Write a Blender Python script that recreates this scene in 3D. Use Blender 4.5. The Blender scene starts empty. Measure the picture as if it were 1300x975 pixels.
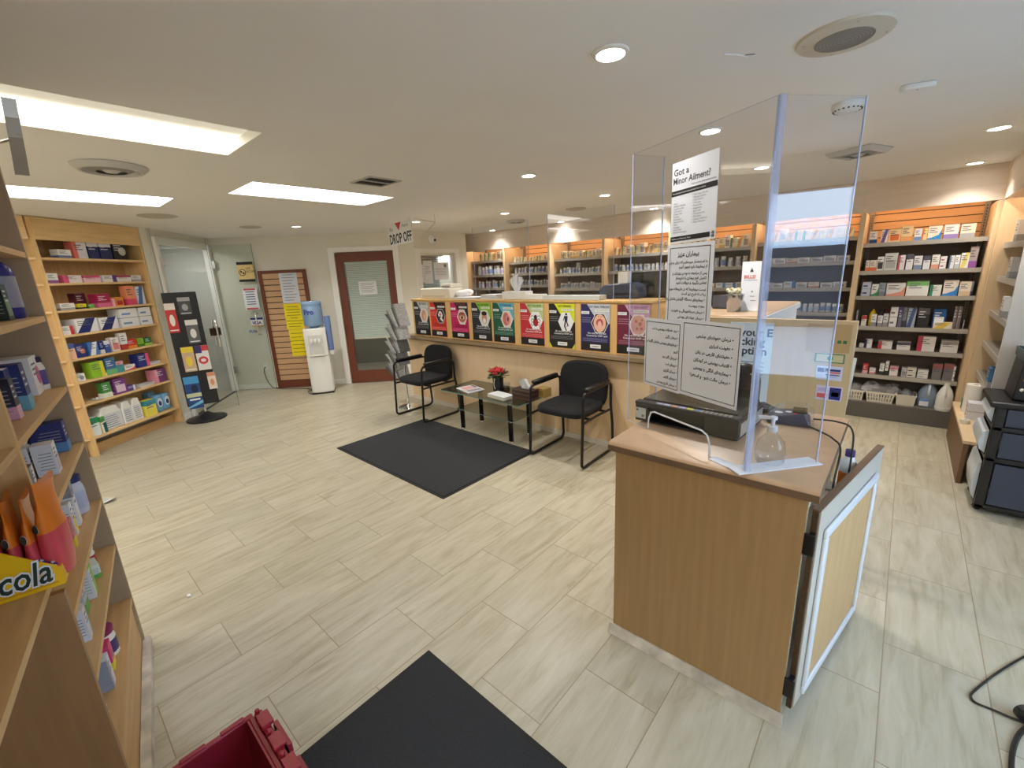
import bpy, bmesh, math, random
from mathutils import Vector, Matrix

random.seed(7)
S = bpy.context.scene
C = S.collection
PI = math.pi

# ------------------------------------------------------------------ camera
EYE = Vector((0, 0, 1.6))
FPX = 551.6
RIGHT = Vector((0.74838, 0.66175, -0.04481)).normalized()
DOWN = Vector((0.13104, -0.21375, -0.96806)).normalized()
FWD = RIGHT.cross(DOWN).normalized()
DOWN = FWD.cross(RIGHT).normalized()
cam_data = bpy.data.cameras.new('camera')
cam = bpy.data.objects.new('camera', cam_data)
C.objects.link(cam)
rot = Matrix((RIGHT, -DOWN, -FWD)).transposed()
cam.matrix_world = Matrix.Translation(EYE) @ rot.to_4x4()
cam_data.sensor_width = 36
cam_data.lens = FPX / 1300 * 36
cam_data.clip_start = 0.05
S.camera = cam

# ------------------------------------------------------------------ light and exposure
S.view_settings.view_transform = 'Standard'
S.view_settings.look = 'None'
S.view_settings.gamma = 1
S.view_settings.use_curve_mapping = False
S.view_settings.exposure = 0.0
DAY = 14.0            # daylight outside the shop window
PANEL = 4.8          # fluorescent panels
SPOTW = 28.0         # each recessed downlight
STRIPW = 3.6         # warm strip hidden in each dispensary bay
world = bpy.data.worlds.new('daylight')
S.world = world
world.use_nodes = True
wn = world.node_tree.nodes
wn['Background'].inputs[0].default_value = (0.55, 0.77, 1.1, 1)
wn['Background'].inputs[1].default_value = DAY

CEIL = 2.285


def area_light(name, loc, size, sizey, watts, col, rot=(0, 0, 0)):
    l = bpy.data.lights.new(name, 'AREA')
    l.shape = 'RECTANGLE'
    l.size, l.size_y, l.energy, l.color = size, sizey, watts, col
    o = bpy.data.objects.new(name, l)
    C.objects.link(o)
    o.location, o.rotation_euler = loc, rot
    return o


# three unseen area lights added behind the camera, as if the lit shop went on
for k, (x, y) in enumerate(((-3.6, -1.3), (-1.4, -1.3), (0.9, -1.0))):
    area_light('added_rear_fill', (x, y, CEIL - 0.02), 0.5, 1.2, 34, (1, .97, .92))


# ------------------------------------------------------------------ helpers
def ray(x, y):
    return RIGHT * ((x - 650) / FPX) + DOWN * ((y - 487.5) / FPX) + FWD


def on_z(x, y, z):
    r = ray(x, y)
    return EYE + r * ((z - EYE.z) / r.z)


def on_plane(x, y, p, n):
    r = ray(x, y)
    return EYE + r * ((Vector(p) - EYE).dot(n) / r.dot(n))


def mpp(p):
    """metres that one photo pixel covers at p"""
    return (Vector(p) - EYE).dot(FWD) / FPX


MATS = {}


def mat(name, col, rough=.5, metal=0., spec=.5, emit=None, estr=0., noise=0., nscale=20., bump=0., stretch=(1, 1, 1), alpha=None):
    if name in MATS:
        return MATS[name]
    m = bpy.data.materials.new(name)
    m.use_nodes = True
    nt = m.node_tree
    b = nt.nodes['Principled BSDF']
    b.inputs['Base Color'].default_value = (*col, 1)
    b.inputs['Roughness'].default_value = rough
    b.inputs['Metallic'].default_value = metal
    b.inputs['Specular IOR Level'].default_value = spec
    if emit:
        b.inputs['Emission Color'].default_value = (*emit, 1)
        b.inputs['Emission Strength'].default_value = estr
    if noise or bump:
        tc = nt.nodes.new('ShaderNodeTexCoord')
        mp = nt.nodes.new('ShaderNodeMapping')
        mp.inputs['Scale'].default_value = stretch
        nz = nt.nodes.new('ShaderNodeTexNoise')
        nz.inputs['Scale'].default_value = nscale
        nz.inputs['Detail'].default_value = 4
        nt.links.new(tc.outputs['Object'], mp.inputs[0])
        nt.links.new(mp.outputs[0], nz.inputs[0])
        if noise:
            rp = nt.nodes.new('ShaderNodeValToRGB')
            rp.color_ramp.elements[0].position = .3
            rp.color_ramp.elements[1].position = .72
            rp.color_ramp.elements[0].color = (*[c * (1 - noise) for c in col], 1)
            rp.color_ramp.elements[1].color = (*[min(1, c * (1 + noise)) for c in col], 1)
            nt.links.new(nz.outputs[0], rp.inputs[0])
            nt.links.new(rp.outputs[0], b.inputs['Base Color'])
        if bump:
            bp = nt.nodes.new('ShaderNodeBump')
            bp.inputs['Strength'].default_value = bump
            bp.inputs['Distance'].default_value = .01
            nt.links.new(nz.outputs[0], bp.inputs['Height'])
            nt.links.new(bp.outputs[0], b.inputs['Normal'])
    MATS[name] = m
    return m


def srgb(r, g, b):
    f = lambda c: (c / 255 / 12.92) if c <= 10 else ((c / 255 + .055) / 1.055) ** 2.4
    return (f(r), f(g), f(b))


def clear(name, tint=(.97, .985, 1), ior=1.45, rough=.02, boost=1.0):
    if name in MATS:
        return MATS[name]
    m = bpy.data.materials.new(name)
    m.use_nodes = True
    nt = m.node_tree
    nt.nodes.remove(nt.nodes['Principled BSDF'])
    out = nt.nodes['Material Output']
    tr = nt.nodes.new('ShaderNodeBsdfTransparent')
    tr.inputs[0].default_value = (*tint, 1)
    gl = nt.nodes.new('ShaderNodeBsdfGlossy')
    gl.inputs['Roughness'].default_value = rough
    # Schlick reflectance, the same from either side of the thin sheet
    ge = nt.nodes.new('ShaderNodeNewGeometry')
    dt = nt.nodes.new('ShaderNodeVectorMath')
    dt.operation = 'DOT_PRODUCT'
    nt.links.new(ge.outputs['Normal'], dt.inputs[0])
    nt.links.new(ge.outputs['Incoming'], dt.inputs[1])

    def mth(op, a, b=None):
        n = nt.nodes.new('ShaderNodeMath')
        n.operation = op
        for i, x in enumerate((a, b)):
            if isinstance(x, (int, float)):
                n.inputs[i].default_value = x
            elif x is not None:
                nt.links.new(x, n.inputs[i])
        return n.outputs[0]
    f0 = ((ior - 1) / (ior + 1)) ** 2
    sch = mth('POWER', mth('SUBTRACT', 1.0, mth('ABSOLUTE', dt.outputs['Value'])), 5.0)
    fac = mth('MULTIPLY', mth('ADD', mth('MULTIPLY', sch, 1 - f0), f0), boost)
    mx = nt.nodes.new('ShaderNodeMixShader')
    nt.links.new(fac, mx.inputs[0])
    nt.links.new(tr.outputs[0], mx.inputs[1])
    nt.links.new(gl.outputs[0], mx.inputs[2])
    nt.links.new(mx.outputs[0], out.inputs[0])
    MATS[name] = m
    return m


def wood(name, col, var=.12, rough=.45, stretch=(14, 14, 1.2), scale=3.0):
    return mat(name, col, rough, noise=var, nscale=scale, stretch=stretch)


def paint(r, g, b, rough=.45):
    """a printed or moulded colour, one material per colour"""
    return mat('colour_%d_%d_%d' % (r, g, b), srgb(r, g, b), rough)


class MB:
    """collects faces with a material each; build() links them as one mesh object"""

    def __init__(self, m=None):
        self.v, self.f, self.m, self.cur = [], [], [], m

    def _m(self, m):
        return m if m is not None else self.cur

    def quad(self, pts, m=None):
        n = len(self.v)
        self.v += [tuple(p) for p in pts]
        self.f.append(tuple(range(n, n + len(pts))))
        self.m.append(self._m(m))
        return self

    def box(self, x0, x1, y0, y1, z0, z1, m=None):
        n = len(self.v)
        self.v += [(x0, y0, z0), (x1, y0, z0), (x1, y1, z0), (x0, y1, z0), (x0, y0, z1), (x1, y0, z1), (x1, y1, z1), (x0, y1, z1)]
        for f in ((0, 3, 2, 1), (4, 5, 6, 7), (0, 1, 5, 4), (1, 2, 6, 5), (2, 3, 7, 6), (3, 0, 4, 7)):
            self.f.append(tuple(n + i for i in f))
            self.m.append(self._m(m))
        return self

    def prism(self, poly, a0, a1, axis='y', m=None, mcap=None):
        """polygon in (x,z) pushed along y, in (x,y) along z, or in (y,z) along x"""
        n, k = len(self.v), len(poly)
        P = {'y': lambda p, a: (p[0], a, p[1]), 'z': lambda p, a: (p[0], p[1], a), 'x': lambda p, a: (a, p[0], p[1])}[axis]
        self.v += [P(p, a0) for p in poly] + [P(p, a1) for p in poly]
        mc = mcap if mcap is not None else m
        self.f.append(tuple(n + i for i in range(k)))
        self.m.append(self._m(mc))
        self.f.append(tuple(n + k + i for i in reversed(range(k))))
        self.m.append(self._m(mc))
        for i in range(k):
            j = (i + 1) % k
            self.f.append((n + j, n + i, n + k + i, n + k + j))
            self.m.append(self._m(m))
        return self

    def lathe(self, prof, seg=16, c=(0, 0), m=None, ms=None, sx=1., sy=1., dz=0., caps=True):
        rings = []
        for (r, z) in prof:
            n = len(self.v)
            if r < 1e-4:
                self.v.append((c[0], c[1], z + dz))
                rings.append([n] * seg)
            else:
                for i in range(seg):
                    a = 2 * PI * i / seg
                    self.v.append((c[0] + r * math.cos(a) * sx, c[1] + r * math.sin(a) * sy, z + dz))
                rings.append(list(range(n, n + seg)))
        for k in range(len(prof) - 1):
            mm = ms[k] if ms else self._m(m)
            A, B = rings[k], rings[k + 1]
            if A[0] == A[-1] and B[0] == B[-1]:
                continue
            for i in range(seg):
                j = (i + 1) % seg
                q = (A[i], A[j], B[j], B[i])
                if A[0] == A[-1]:
                    q = (A[0], B[j], B[i])
                elif B[0] == B[-1]:
                    q = (A[i], A[j], B[0])
                self.f.append(q)
                self.m.append(mm)
        if caps and prof[0][0] > 1e-4:
            self.f.append(tuple(reversed(rings[0])))
            self.m.append(ms[0] if ms else self._m(m))
        if caps and prof[-1][0] > 1e-4:
            self.f.append(tuple(rings[-1]))
            self.m.append(ms[-1] if ms else self._m(m))
        return self

    def tube(self, pts, r, seg=8, m=None, close=False):
        pts = [Vector(p) for p in pts]
        n0, k = len(self.v), len(pts)
        up = None
        for i, p in enumerate(pts):
            if close:
                t = (pts[(i + 1) % k] - pts[i - 1])
            else:
                t = pts[min(i + 1, k - 1)] - pts[max(i - 1, 0)]
            t.normalize()
            if up is None:
                up = Vector((0, 0, 1)) if abs(t.z) < .9 else Vector((1, 0, 0))
            s = t.cross(up).normalized()
            up = s.cross(t).normalized()
            for j in range(seg):
                a = 2 * PI * j / seg
                self.v.append(tuple(p + (s * math.cos(a) + up * math.sin(a)) * r))
        for i in range(k if close else k - 1):
            i2 = (i + 1) % k
            for j in range(seg):
                j2 = (j + 1) % seg
                self.f.append((n0 + i * seg + j, n0 + i * seg + j2, n0 + i2 * seg + j2, n0 + i2 * seg + j))
                self.m.append(self._m(m))
        if not close:
            self.f.append(tuple(n0 + j for j in reversed(range(seg))))
            self.m.append(self._m(m))
            self.f.append(tuple(n0 + (k - 1) * seg + j for j in range(seg)))
            self.m.append(self._m(m))
        return self

    def blob(self, c, r, m=None, seg=10, rings=6, squash=1.):
        prof = []
        for i in range(rings + 1):
            a = -PI / 2 + PI * i / rings
            prof.append((r[0] * math.cos(a) if 0 < i < rings else 0, r[2] * math.sin(a)))
        return self.lathe(prof, seg, (c[0], c[1]), m, sx=1, sy=r[1] / r[0], dz=c[2])

    def disc(self, c, r, axis='y', seg=20, m=None, rz=None):
        rz = rz or r
        pts = []
        for i in range(seg):
            a = 2 * PI * i / seg
            u, w = r * math.cos(a), rz * math.sin(a)
            pts.append({'y': (c[0] + u, c[1], c[2] + w), 'z': (c[0] + u, c[1] + w, c[2]), 'x': (c[0], c[1] + u, c[2] + w)}[axis])
        return self.quad(pts, m)

    def mesh(self, name):
        me = bpy.data.meshes.new(name)
        me.from_pydata(self.v, [], self.f)
        ml = []
        for m in self.m:
            if m not in ml:
                ml.append(m)
        for m in ml:
            me.materials.append(m)
        idx = {m: i for i, m in enumerate(ml)}
        me.polygons.foreach_set('material_index', [idx[m] for m in self.m])
        me.update()
        return me

    def build(self, name, parent=None, loc=(0, 0, 0), rz=0., smooth=None, bevel=0., solid=0.):
        me = self.mesh(name)
        bm = bmesh.new()
        bm.from_mesh(me)
        bmesh.ops.recalc_face_normals(bm, faces=bm.faces)
        bm.to_mesh(me)
        bm.free()
        if smooth is not None:
            me.polygons.foreach_set('use_smooth', [True] * len(me.polygons))
            me.set_sharp_from_angle(angle=math.radians(smooth))
        o = bpy.data.objects.new(name, me)
        C.objects.link(o)
        o.location = loc
        o.rotation_euler = (0, 0, rz)
        if parent:
            o.parent = parent
        if bevel:
            bv = o.modifiers.new('bevel', 'BEVEL')
            bv.width, bv.segments, bv.limit_method = bevel, 2, 'ANGLE'
            me.polygons.foreach_set('use_smooth', [True] * len(me.polygons))
            me.set_sharp_from_angle(angle=math.radians(35))
        return o


def tag(o, label, cat, group=None):
    o['label'], o['category'] = label, cat
    if group:
        o['group'] = group
    return o


def thing(name, label, cat, loc=(0, 0, 0), rz=0., group=None):
    o = bpy.data.objects.new(name, None)
    o.empty_display_size = .1
    C.objects.link(o)
    o.location, o.rotation_euler = loc, (0, 0, rz)
    return tag(o, label, cat, group)


def struct(o):
    o['kind'] = 'structure'
    return o


def copy_tree(o, parent=None):
    c = o.copy()
    C.objects.link(c)
    c.parent = parent
    for ch in list(o.children):
        copy_tree(ch, c)
    return c


def text(name, body, size, m, parent, loc, rx=PI / 2, rz=0., align='LEFT', sx=1., width=0., shear=0.):
    """lettering as a flat mesh; by default it stands upright and reads along local x"""
    cu = bpy.data.curves.new(name, 'FONT')
    cu.body, cu.size, cu.align_x, cu.resolution_u = body, size, align, 2
    cu.offset = width
    cu.shear = shear
    t = bpy.data.objects.new(name, cu)
    C.objects.link(t)
    dg = bpy.context.evaluated_depsgraph_get()
    me = bpy.data.meshes.new_from_object(t.evaluated_get(dg))
    bpy.data.objects.remove(t)
    me.materials.clear()
    me.materials.append(m)
    o = bpy.data.objects.new(name, me)
    C.objects.link(o)
    o.parent = parent
    o.location, o.rotation_euler, o.scale = loc, (rx, 0, rz), (sx, 1, 1)
    return o


# joins Persian letters into their connected forms and puts them in reading order
_AR = {'ا': ('FE8D', 'FE8E'), 'آ': ('FE81', 'FE82'), 'ب': ('FE8F', 'FE90', 'FE91', 'FE92'), 'پ': ('FB56', 'FB57', 'FB58', 'FB59'),
       'ت': ('FE95', 'FE96', 'FE97', 'FE98'), 'ج': ('FE9D', 'FE9E', 'FE9F', 'FEA0'), 'چ': ('FB7A', 'FB7B', 'FB7C', 'FB7D'),
       'ح': ('FEA1', 'FEA2', 'FEA3', 'FEA4'), 'خ': ('FEA5', 'FEA6', 'FEA7', 'FEA8'), 'د': ('FEA9', 'FEAA'), 'ر': ('FEAD', 'FEAE'),
       'ز': ('FEAF', 'FEB0'), 'س': ('FEB1', 'FEB2', 'FEB3', 'FEB4'), 'ش': ('FEB5', 'FEB6', 'FEB7', 'FEB8'), 'ض': ('FEBD', 'FEBE', 'FEBF', 'FEC0'),
       'ع': ('FEC9', 'FECA', 'FECB', 'FECC'), 'غ': ('FECD', 'FECE', 'FECF', 'FED0'), 'ف': ('FED1', 'FED2', 'FED3', 'FED4'),
       'ق': ('FED5', 'FED6', 'FED7', 'FED8'), 'ک': ('FB8E', 'FB8F', 'FB90', 'FB91'), 'گ': ('FB92', 'FB93', 'FB94', 'FB95'),
       'ل': ('FEDD', 'FEDE', 'FEDF', 'FEE0'), 'م': ('FEE1', 'FEE2', 'FEE3', 'FEE4'), 'ن': ('FEE5', 'FEE6', 'FEE7', 'FEE8'),
       'و': ('FEED', 'FEEE'), 'ه': ('FEE9', 'FEEA', 'FEEB', 'FEEC'), 'ی': ('FBFC', 'FBFD', 'FBFE', 'FBFF'), 'ص': ('FEB9', 'FEBA', 'FEBB', 'FEBC')}


def persian(s):
    out = []
    for i, ch in enumerate(s):
        if ch not in _AR:
            out.append(ch)
            continue
        prev = i > 0 and s[i - 1] in _AR and len(_AR[s[i - 1]]) == 4
        nxt = i + 1 < len(s) and s[i + 1] in _AR
        f = _AR[ch]
        k = (1 if prev else 0) if len(f) == 2 else (3 if prev and nxt else 1 if prev else 2 if nxt else 0)
        out.append(chr(int(f[k], 16)))
    return ''.join(reversed(out))


# ------------------------------------------------------------------ materials
M_WALL = mat('wall_paint', srgb(230, 226, 212), .7, noise=.02, nscale=3)
M_CEIL = mat('ceiling_paint', srgb(240, 238, 234), .8, noise=.015, nscale=2)
M_WHITE = mat('white_trim_paint', srgb(244, 243, 238), .45)
M_GREYWALL = mat('vestibule_paint', srgb(200, 200, 194), .6)
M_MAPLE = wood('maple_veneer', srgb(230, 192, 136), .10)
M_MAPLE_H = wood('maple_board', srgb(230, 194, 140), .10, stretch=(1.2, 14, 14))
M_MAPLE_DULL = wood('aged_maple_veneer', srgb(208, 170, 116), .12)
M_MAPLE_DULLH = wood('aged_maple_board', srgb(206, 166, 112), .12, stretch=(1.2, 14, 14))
M_PLY = mat('greyed_plywood', srgb(176, 152, 122), .6, noise=.10, nscale=4, stretch=(2, 2, 1.2))
M_COUNTER = wood('counter_laminate_wood', srgb(172, 140, 96), .09, stretch=(16, 16, .8))
M_PINKMAPLE = wood('pale_maple_laminate', srgb(230, 202, 162), .05)
M_PINKMAPLE2 = wood('pale_maple_soffit', srgb(232, 216, 198), .05, stretch=(1, 10, 10))
M_POSTERWOOD = wood('golden_maple', srgb(224, 182, 118), .08)
M_BOARD = wood('board_veneer', srgb(204, 178, 136), .05)
M_LEDGE = mat('ledge_laminate', srgb(150, 128, 98), .45, noise=.15, nscale=40)
M_TAN = mat('tan_laminate', srgb(196, 164, 132), .35, noise=.07, nscale=14)
M_TANEDGE = mat('tan_laminate_edge', srgb(118, 94, 74), .4, noise=.1, nscale=20)
M_SHELFMETAL = mat('taupe_metal', srgb(150, 142, 132), .4, .3)
M_SHELFLIP = mat('grey_price_rail', srgb(178, 174, 166), .35, .2)
M_TAUPE = mat('taupe_back_panel', srgb(152, 140, 131), .6)
M_SLAT = wood('maple_slatwall', srgb(226, 176, 124), .05, stretch=(1, 10, 10))
M_GROOVE = mat('dark_groove', srgb(70, 52, 40), .7)
M_CHROME = mat('chrome', (.8, .8, .8), .15, 1.)
M_STEEL = mat('brushed_steel', (.55, .54, .52), .32, 1.)
M_BLACK = mat('black_plastic', srgb(24, 24, 26), .4)
M_BLACKGLOSS = mat('gloss_black_plastic', srgb(16, 16, 18), .18)
M_FABRIC = mat('black_upholstery', srgb(22, 23, 27), .9, noise=.15, nscale=300, bump=.2)
M_TUBE = mat('black_steel_tube', srgb(16, 16, 17), .35)
M_MAT = mat('charcoal_mat_pile', srgb(44, 46, 50), .95, noise=.2, nscale=250, bump=.4)
M_MATEDGE = mat('rubber_edge', srgb(28, 29, 31), .7)
M_PAPER = mat('white_paper', srgb(236, 238, 242), .6)
M_PAPERGREY = mat('cool_paper', srgb(218, 222, 232), .5)
M_INK = mat('black_ink', srgb(22, 22, 24), .6)
M_GREYINK = mat('grey_ink', srgb(120, 122, 128), .6)
M_PLASTIC = mat('white_plastic', srgb(236, 236, 232), .35)
M_OFFWHITE = mat('off_white_plastic', srgb(222, 216, 202), .4)
M_ACRYL = clear('clear_acrylic', (.965, .975, .99), 1.46, .012, 1.0)
M_GLASS = clear('clear_glass', (.955, .975, .965), 1.5, .01, 1.0)
M_TABLEGLASS = clear('smoked_table_glass', (.56, .60, .58), 1.5, .02, 1.2)
M_ACRYLEDGE = mat('acrylic_edge', srgb(196, 206, 236), .2)
M_CORNER = mat('edge_lit_tint', srgb(184, 194, 226), .15)
M_CORNER.node_tree.nodes['Principled BSDF'].inputs['Alpha'].default_value = .36
M_BROWN = wood('red_brown_stain', srgb(112, 56, 36), .12)
M_MDF = mat('cut_board_edge', srgb(86, 66, 46), .8, noise=.2, nscale=60)

# ------------------------------------------------------------------ floor
def floor_material():
    m = bpy.data.materials.new('stone_look_vinyl_tile')
    m.use_nodes = True
    nt = m.node_tree
    N, Lk = nt.nodes, nt.links
    b = N['Principled BSDF']
    tc = N.new('ShaderNodeTexCoord')
    sep = N.new('ShaderNodeSeparateXYZ')
    Lk.new(tc.outputs['Object'], sep.inputs[0])
    u = N.new('ShaderNodeMath'); u.operation = 'SUBTRACT'; u.inputs[1].default_value = 2.455
    v = N.new('ShaderNodeMath'); v.operation = 'SUBTRACT'; v.inputs[1].default_value = .125
    Lk.new(sep.outputs['Y'], u.inputs[0])
    Lk.new(sep.outputs['X'], v.inputs[0])
    cmb = N.new('ShaderNodeCombineXYZ')
    Lk.new(u.outputs[0], cmb.inputs['X'])
    Lk.new(v.outputs[0], cmb.inputs['Y'])
    br = N.new('ShaderNodeTexBrick')
    br.offset = .5
    br.inputs['Scale'].default_value = 1
    br.inputs['Brick Width'].default_value = .605
    br.inputs['Row Height'].default_value = .305
    br.inputs['Mortar Size'].default_value = .0022
    br.inputs['Mortar Smooth'].default_value = .3
    br.inputs['Bias'].default_value = 0
    br.inputs['Color1'].default_value = (.0, .0, .0, 1)
    br.inputs['Color2'].default_value = (1, 1, 1, 1)
    br.inputs['Mortar'].default_value = (.5, .5, .5, 1)
    Lk.new(cmb.outputs[0], br.inputs[0])
    # veins running along the tile, shifted tile by tile
    mp = N.new('ShaderNodeMapping')
    mp.inputs['Scale'].default_value = (15, 2.2, 1)
    sh = N.new('ShaderNodeVectorMath'); sh.operation = 'ADD'
    sc = N.new('ShaderNodeVectorMath'); sc.operation = 'SCALE'; sc.inputs['Scale'].default_value = 7.0
    Lk.new(br.outputs['Color'], sc.inputs[0])
    Lk.new(tc.outputs['Object'], sh.inputs[0])
    Lk.new(sc.outputs[0], sh.inputs[1])
    Lk.new(sh.outputs[0], mp.inputs[0])
    nz = N.new('ShaderNodeTexNoise')
    nz.inputs['Scale'].default_value = 1.3
    nz.inputs['Detail'].default_value = 6
    nz.inputs['Roughness'].default_value = .62
    nz.inputs['Distortion'].default_value = .6
    Lk.new(mp.outputs[0], nz.inputs[0])
    rp = N.new('ShaderNodeValToRGB')
    e = rp.color_ramp.elements
    e[0].position, e[1].position = .30, .68
    e[0].color = (*srgb(166, 155, 131), 1)
    e[1].color = (*srgb(196, 189, 170), 1)
    k = rp.color_ramp.elements.new(.48)
    k.color = (*srgb(183, 176, 154), 1)
    Lk.new(nz.outputs[0], rp.inputs[0])
    # every tile a little lighter or darker than its neighbours
    ma = N.new('ShaderNodeMath'); ma.operation = 'MULTIPLY_ADD'
    ma.inputs[1].default_value = .10
    ma.inputs[2].default_value = .95
    Lk.new(br.outputs['Color'], ma.inputs[0])
    vm = N.new('ShaderNodeVectorMath'); vm.operation = 'SCALE'
    Lk.new(rp.outputs[0], vm.inputs[0])
    Lk.new(ma.outputs[0], vm.inputs['Scale'])
    mx = N.new('ShaderNodeMix'); mx.data_type = 'RGBA'
    Lk.new(br.outputs['Fac'], mx.inputs[0])
    Lk.new(vm.outputs[0], mx.inputs[6])
    mx.inputs[7].default_value = (*srgb(150, 134, 108), 1)
    Lk.new(mx.outputs[2], b.inputs['Base Color'])
    b.inputs['Roughness'].default_value = .34
    b.inputs['Specular IOR Level'].default_value = .4
    return m


struct(MB(floor_material()).box(-9.2, 2.0, -2.6, 6.3, -.05, 0).build('floor'))

# ------------------------------------------------------------------ ceiling with three recessed light wells
WELLS = [(-2.845, -2.325, -.27, .945), (-4.88, -4.355, -.2, 1.01), (-3.97, -3.43, 1.245, 2.40)]
xs = sorted({-9.2, 2.0} | {a for w in WELLS for a in w[:2]})
ys = sorted({-2.6, 6.3} | {a for w in WELLS for a in w[2:]})
mb = MB(M_CEIL)
for i in range(len(xs) - 1):
    for j in range(len(ys) - 1):
        cx, cy = (xs[i] + xs[i + 1]) / 2, (ys[j] + ys[j + 1]) / 2
        if not any(w[0] < cx < w[1] and w[2] < cy < w[3] for w in WELLS):
            mb.box(xs[i], xs[i + 1], ys[j], ys[j + 1], CEIL, CEIL + .16)
struct(mb.build('ceiling'))


def lens_material(name, col, strength, c0, s0):
    """acrylic lamp lens: brightest over the tube that runs behind it"""
    m = bpy.data.materials.new(name)
    m.use_nodes = True
    nt = m.node_tree
    N, Lk = nt.nodes, nt.links
    b = N['Principled BSDF']
    b.inputs['Base Color'].default_value = (.8, .8, .76, 1)
    b.inputs['Emission Color'].default_value = (*col, 1)
    tc = N.new('ShaderNodeTexCoord')
    sep = N.new('ShaderNodeSeparateXYZ')
    Lk.new(tc.outputs['Object'], sep.inputs[0])
    mr = N.new('ShaderNodeMapRange')
    mr.interpolation_type = 'SMOOTHSTEP'
    mr.inputs['From Min'].default_value = c0 - s0
    mr.inputs['From Max'].default_value = c0 + s0
    mr.inputs['To Min'].default_value = strength
    mr.inputs['To Max'].default_value = strength * .06
    Lk.new(sep.outputs['X'], mr.inputs[0])
    Lk.new(mr.outputs[0], b.inputs['Emission Strength'])
    return m


LENS = [lens_material('warm_lamp_lens', (1, .93, .74), PANEL * 1.2, -.10, .13), lens_material('cool_lamp_lens', (1, .98, .95), PANEL * 1.8, .5, .1),
        lens_material('white_lamp_lens', (1, .98, .94), PANEL * 1.7, .16, .25)]
WLAB = ['large yellowish recessed ceiling light panel nearest the camera, above the left bookcase',
        'bright white recessed ceiling light panel in front of the corner bookcase fascia',
        'recessed ceiling light panel beside the square slotted ceiling grille']
for k, (x0, x1, y0, y1) in enumerate(WELLS):
    t = thing('ceiling_light_panel', WLAB[k], 'ceiling light', ((x0 + x1) / 2, (y0 + y1) / 2, CEIL), 0, 'recessed fluorescent panels')
    a, b_ = (x1 - x0) / 2, (y1 - y0) / 2
    fr = MB(M_WHITE)
    for (p, q, r, s) in ((-a, -a + .012, -b_, b_), (a - .012, a, -b_, b_), (-a, a, -b_, -b_ + .012), (-a, a, b_ - .012, b_)):
        fr.box(p, q, r, s, .0, .07)
    fr.build('frame', t)
    MB(LENS[k]).box(-a + .012, a - .012, -b_ + .012, b_ - .012, .045, .055).build('lens', t)

# ------------------------------------------------------------------ walls
def wall_run(name, p, q, z0=0., z1=CEIL, th=.1, m=M_WALL, holes=()):
    """a wall from p to q; its visible face is the line itself, its thickness lies to the left of p->q. holes: (u0,u1,z0,z1)"""
    p, q = Vector((*p, 0)), Vector((*q, 0))
    d = q - p
    L = d.length
    rz = math.atan2(d.y, d.x)
    us = sorted({0, L} | {h[0] for h in holes} | {h[1] for h in holes})
    zs = sorted({z0, z1} | {h[2] for h in holes} | {h[3] for h in holes})
    mb = MB(m)
    for i in range(len(us) - 1):
        for j in range(len(zs) - 1):
            cu, cz = (us[i] + us[i + 1]) / 2, (zs[j] + zs[j + 1]) / 2
            if not any(h[0] < cu < h[1] and h[2] < cz < h[3] for h in holes):
                mb.box(us[i], us[i + 1], 0, th, zs[j], zs[j + 1])
    o = struct(mb.build(name, None, p, rz))
    return o, rz, L


H1, H2, KN = (-6.60, 1.21), (-7.742, 2.06), (-5.64, 4.17)      # vestibule jambs, corner by the inner window
DW = Vector((KN[0] - H2[0], KN[1] - H2[1])).normalized()
RZD = math.atan2(DW.y, DW.x)


def on_dw(u, off=0., z=0.):
    """a point u metres along the door wall, off metres out from it into the room"""
    return (H2[0] + DW.x * u + DW.y * off, H2[1] + DW.y * u - DW.x * off, z)


wall_run('wall_back', (-9.2, 6.06), (1.95, 6.06))
wall_run('wall_light_block', (-9.15, -2.5), (-9.15, 6.06))  # unseen wall added to keep outside light from leaking into the back rooms
wall_run('wall_door', H2, KN, holes=((1.79, 2.66, 0, 2.02),))
wall_run('wall_window', KN, (-5.62, 5.22), holes=((.10, .80, 1.13, 1.965),))
wall_run('wall_pilaster', (-5.62, 5.22), (-6.3, 5.22))
wall_run('wall_corner', (-6.3, 5.2), (-6.3, 6.06))
wall_run('wall_left', (-6.3, -2.5), (-6.3, .2))
wall_run('wall_bookcase', (-6.08, .02), (-6.74, .894))
wall_run('wall_strip', (-6.515, 1.098), H1)
wall_run('wall_header', H1, H2, z0=2.2)
wall_run('wall_vestibule', (-6.95, .6), (-8.3, 1.6), m=M_GREYWALL, th=.05)
wall_run('wall_vestibule_side', (-8.25, 1.553), H2, m=M_GREYWALL, th=.05)
wall_run('wall_vestibule_end', H1, (-6.98, .60), m=M_GREYWALL, th=.05)
wall_run('wall_rear', (1.95, -2.5), (-9.2, -2.5))
wall_run('wall_right', (1.9, 6.06), (1.9, -2.5), holes=((3.86, 5.06, .72, 2.1),))
# rooms seen through the glass of the inner window and of the office door
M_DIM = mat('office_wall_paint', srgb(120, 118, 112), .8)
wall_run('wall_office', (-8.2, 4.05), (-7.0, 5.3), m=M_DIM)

# white jambs of the vestibule opening
for i, (hx, hy) in enumerate((H1, H2)):
    struct(MB(M_WHITE).box(-.035, .035, -.05, .03, .001, 2.2).build('trim_jamb_%d' % (i + 1), None, (hx - (.03 if i == 0 else -.02), hy - (.0 if i == 0 else .045), 0), math.atan2(H2[1] - H1[1], H2[0] - H1[0]), bevel=.004))
struct(MB(M_WHITE).box(.07, 1.3, -.03, .0, 2.12, 2.2).build('trim_head', None, (*H1, 0), math.atan2(H2[1] - H1[1], H2[0] - H1[0])))

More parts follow.
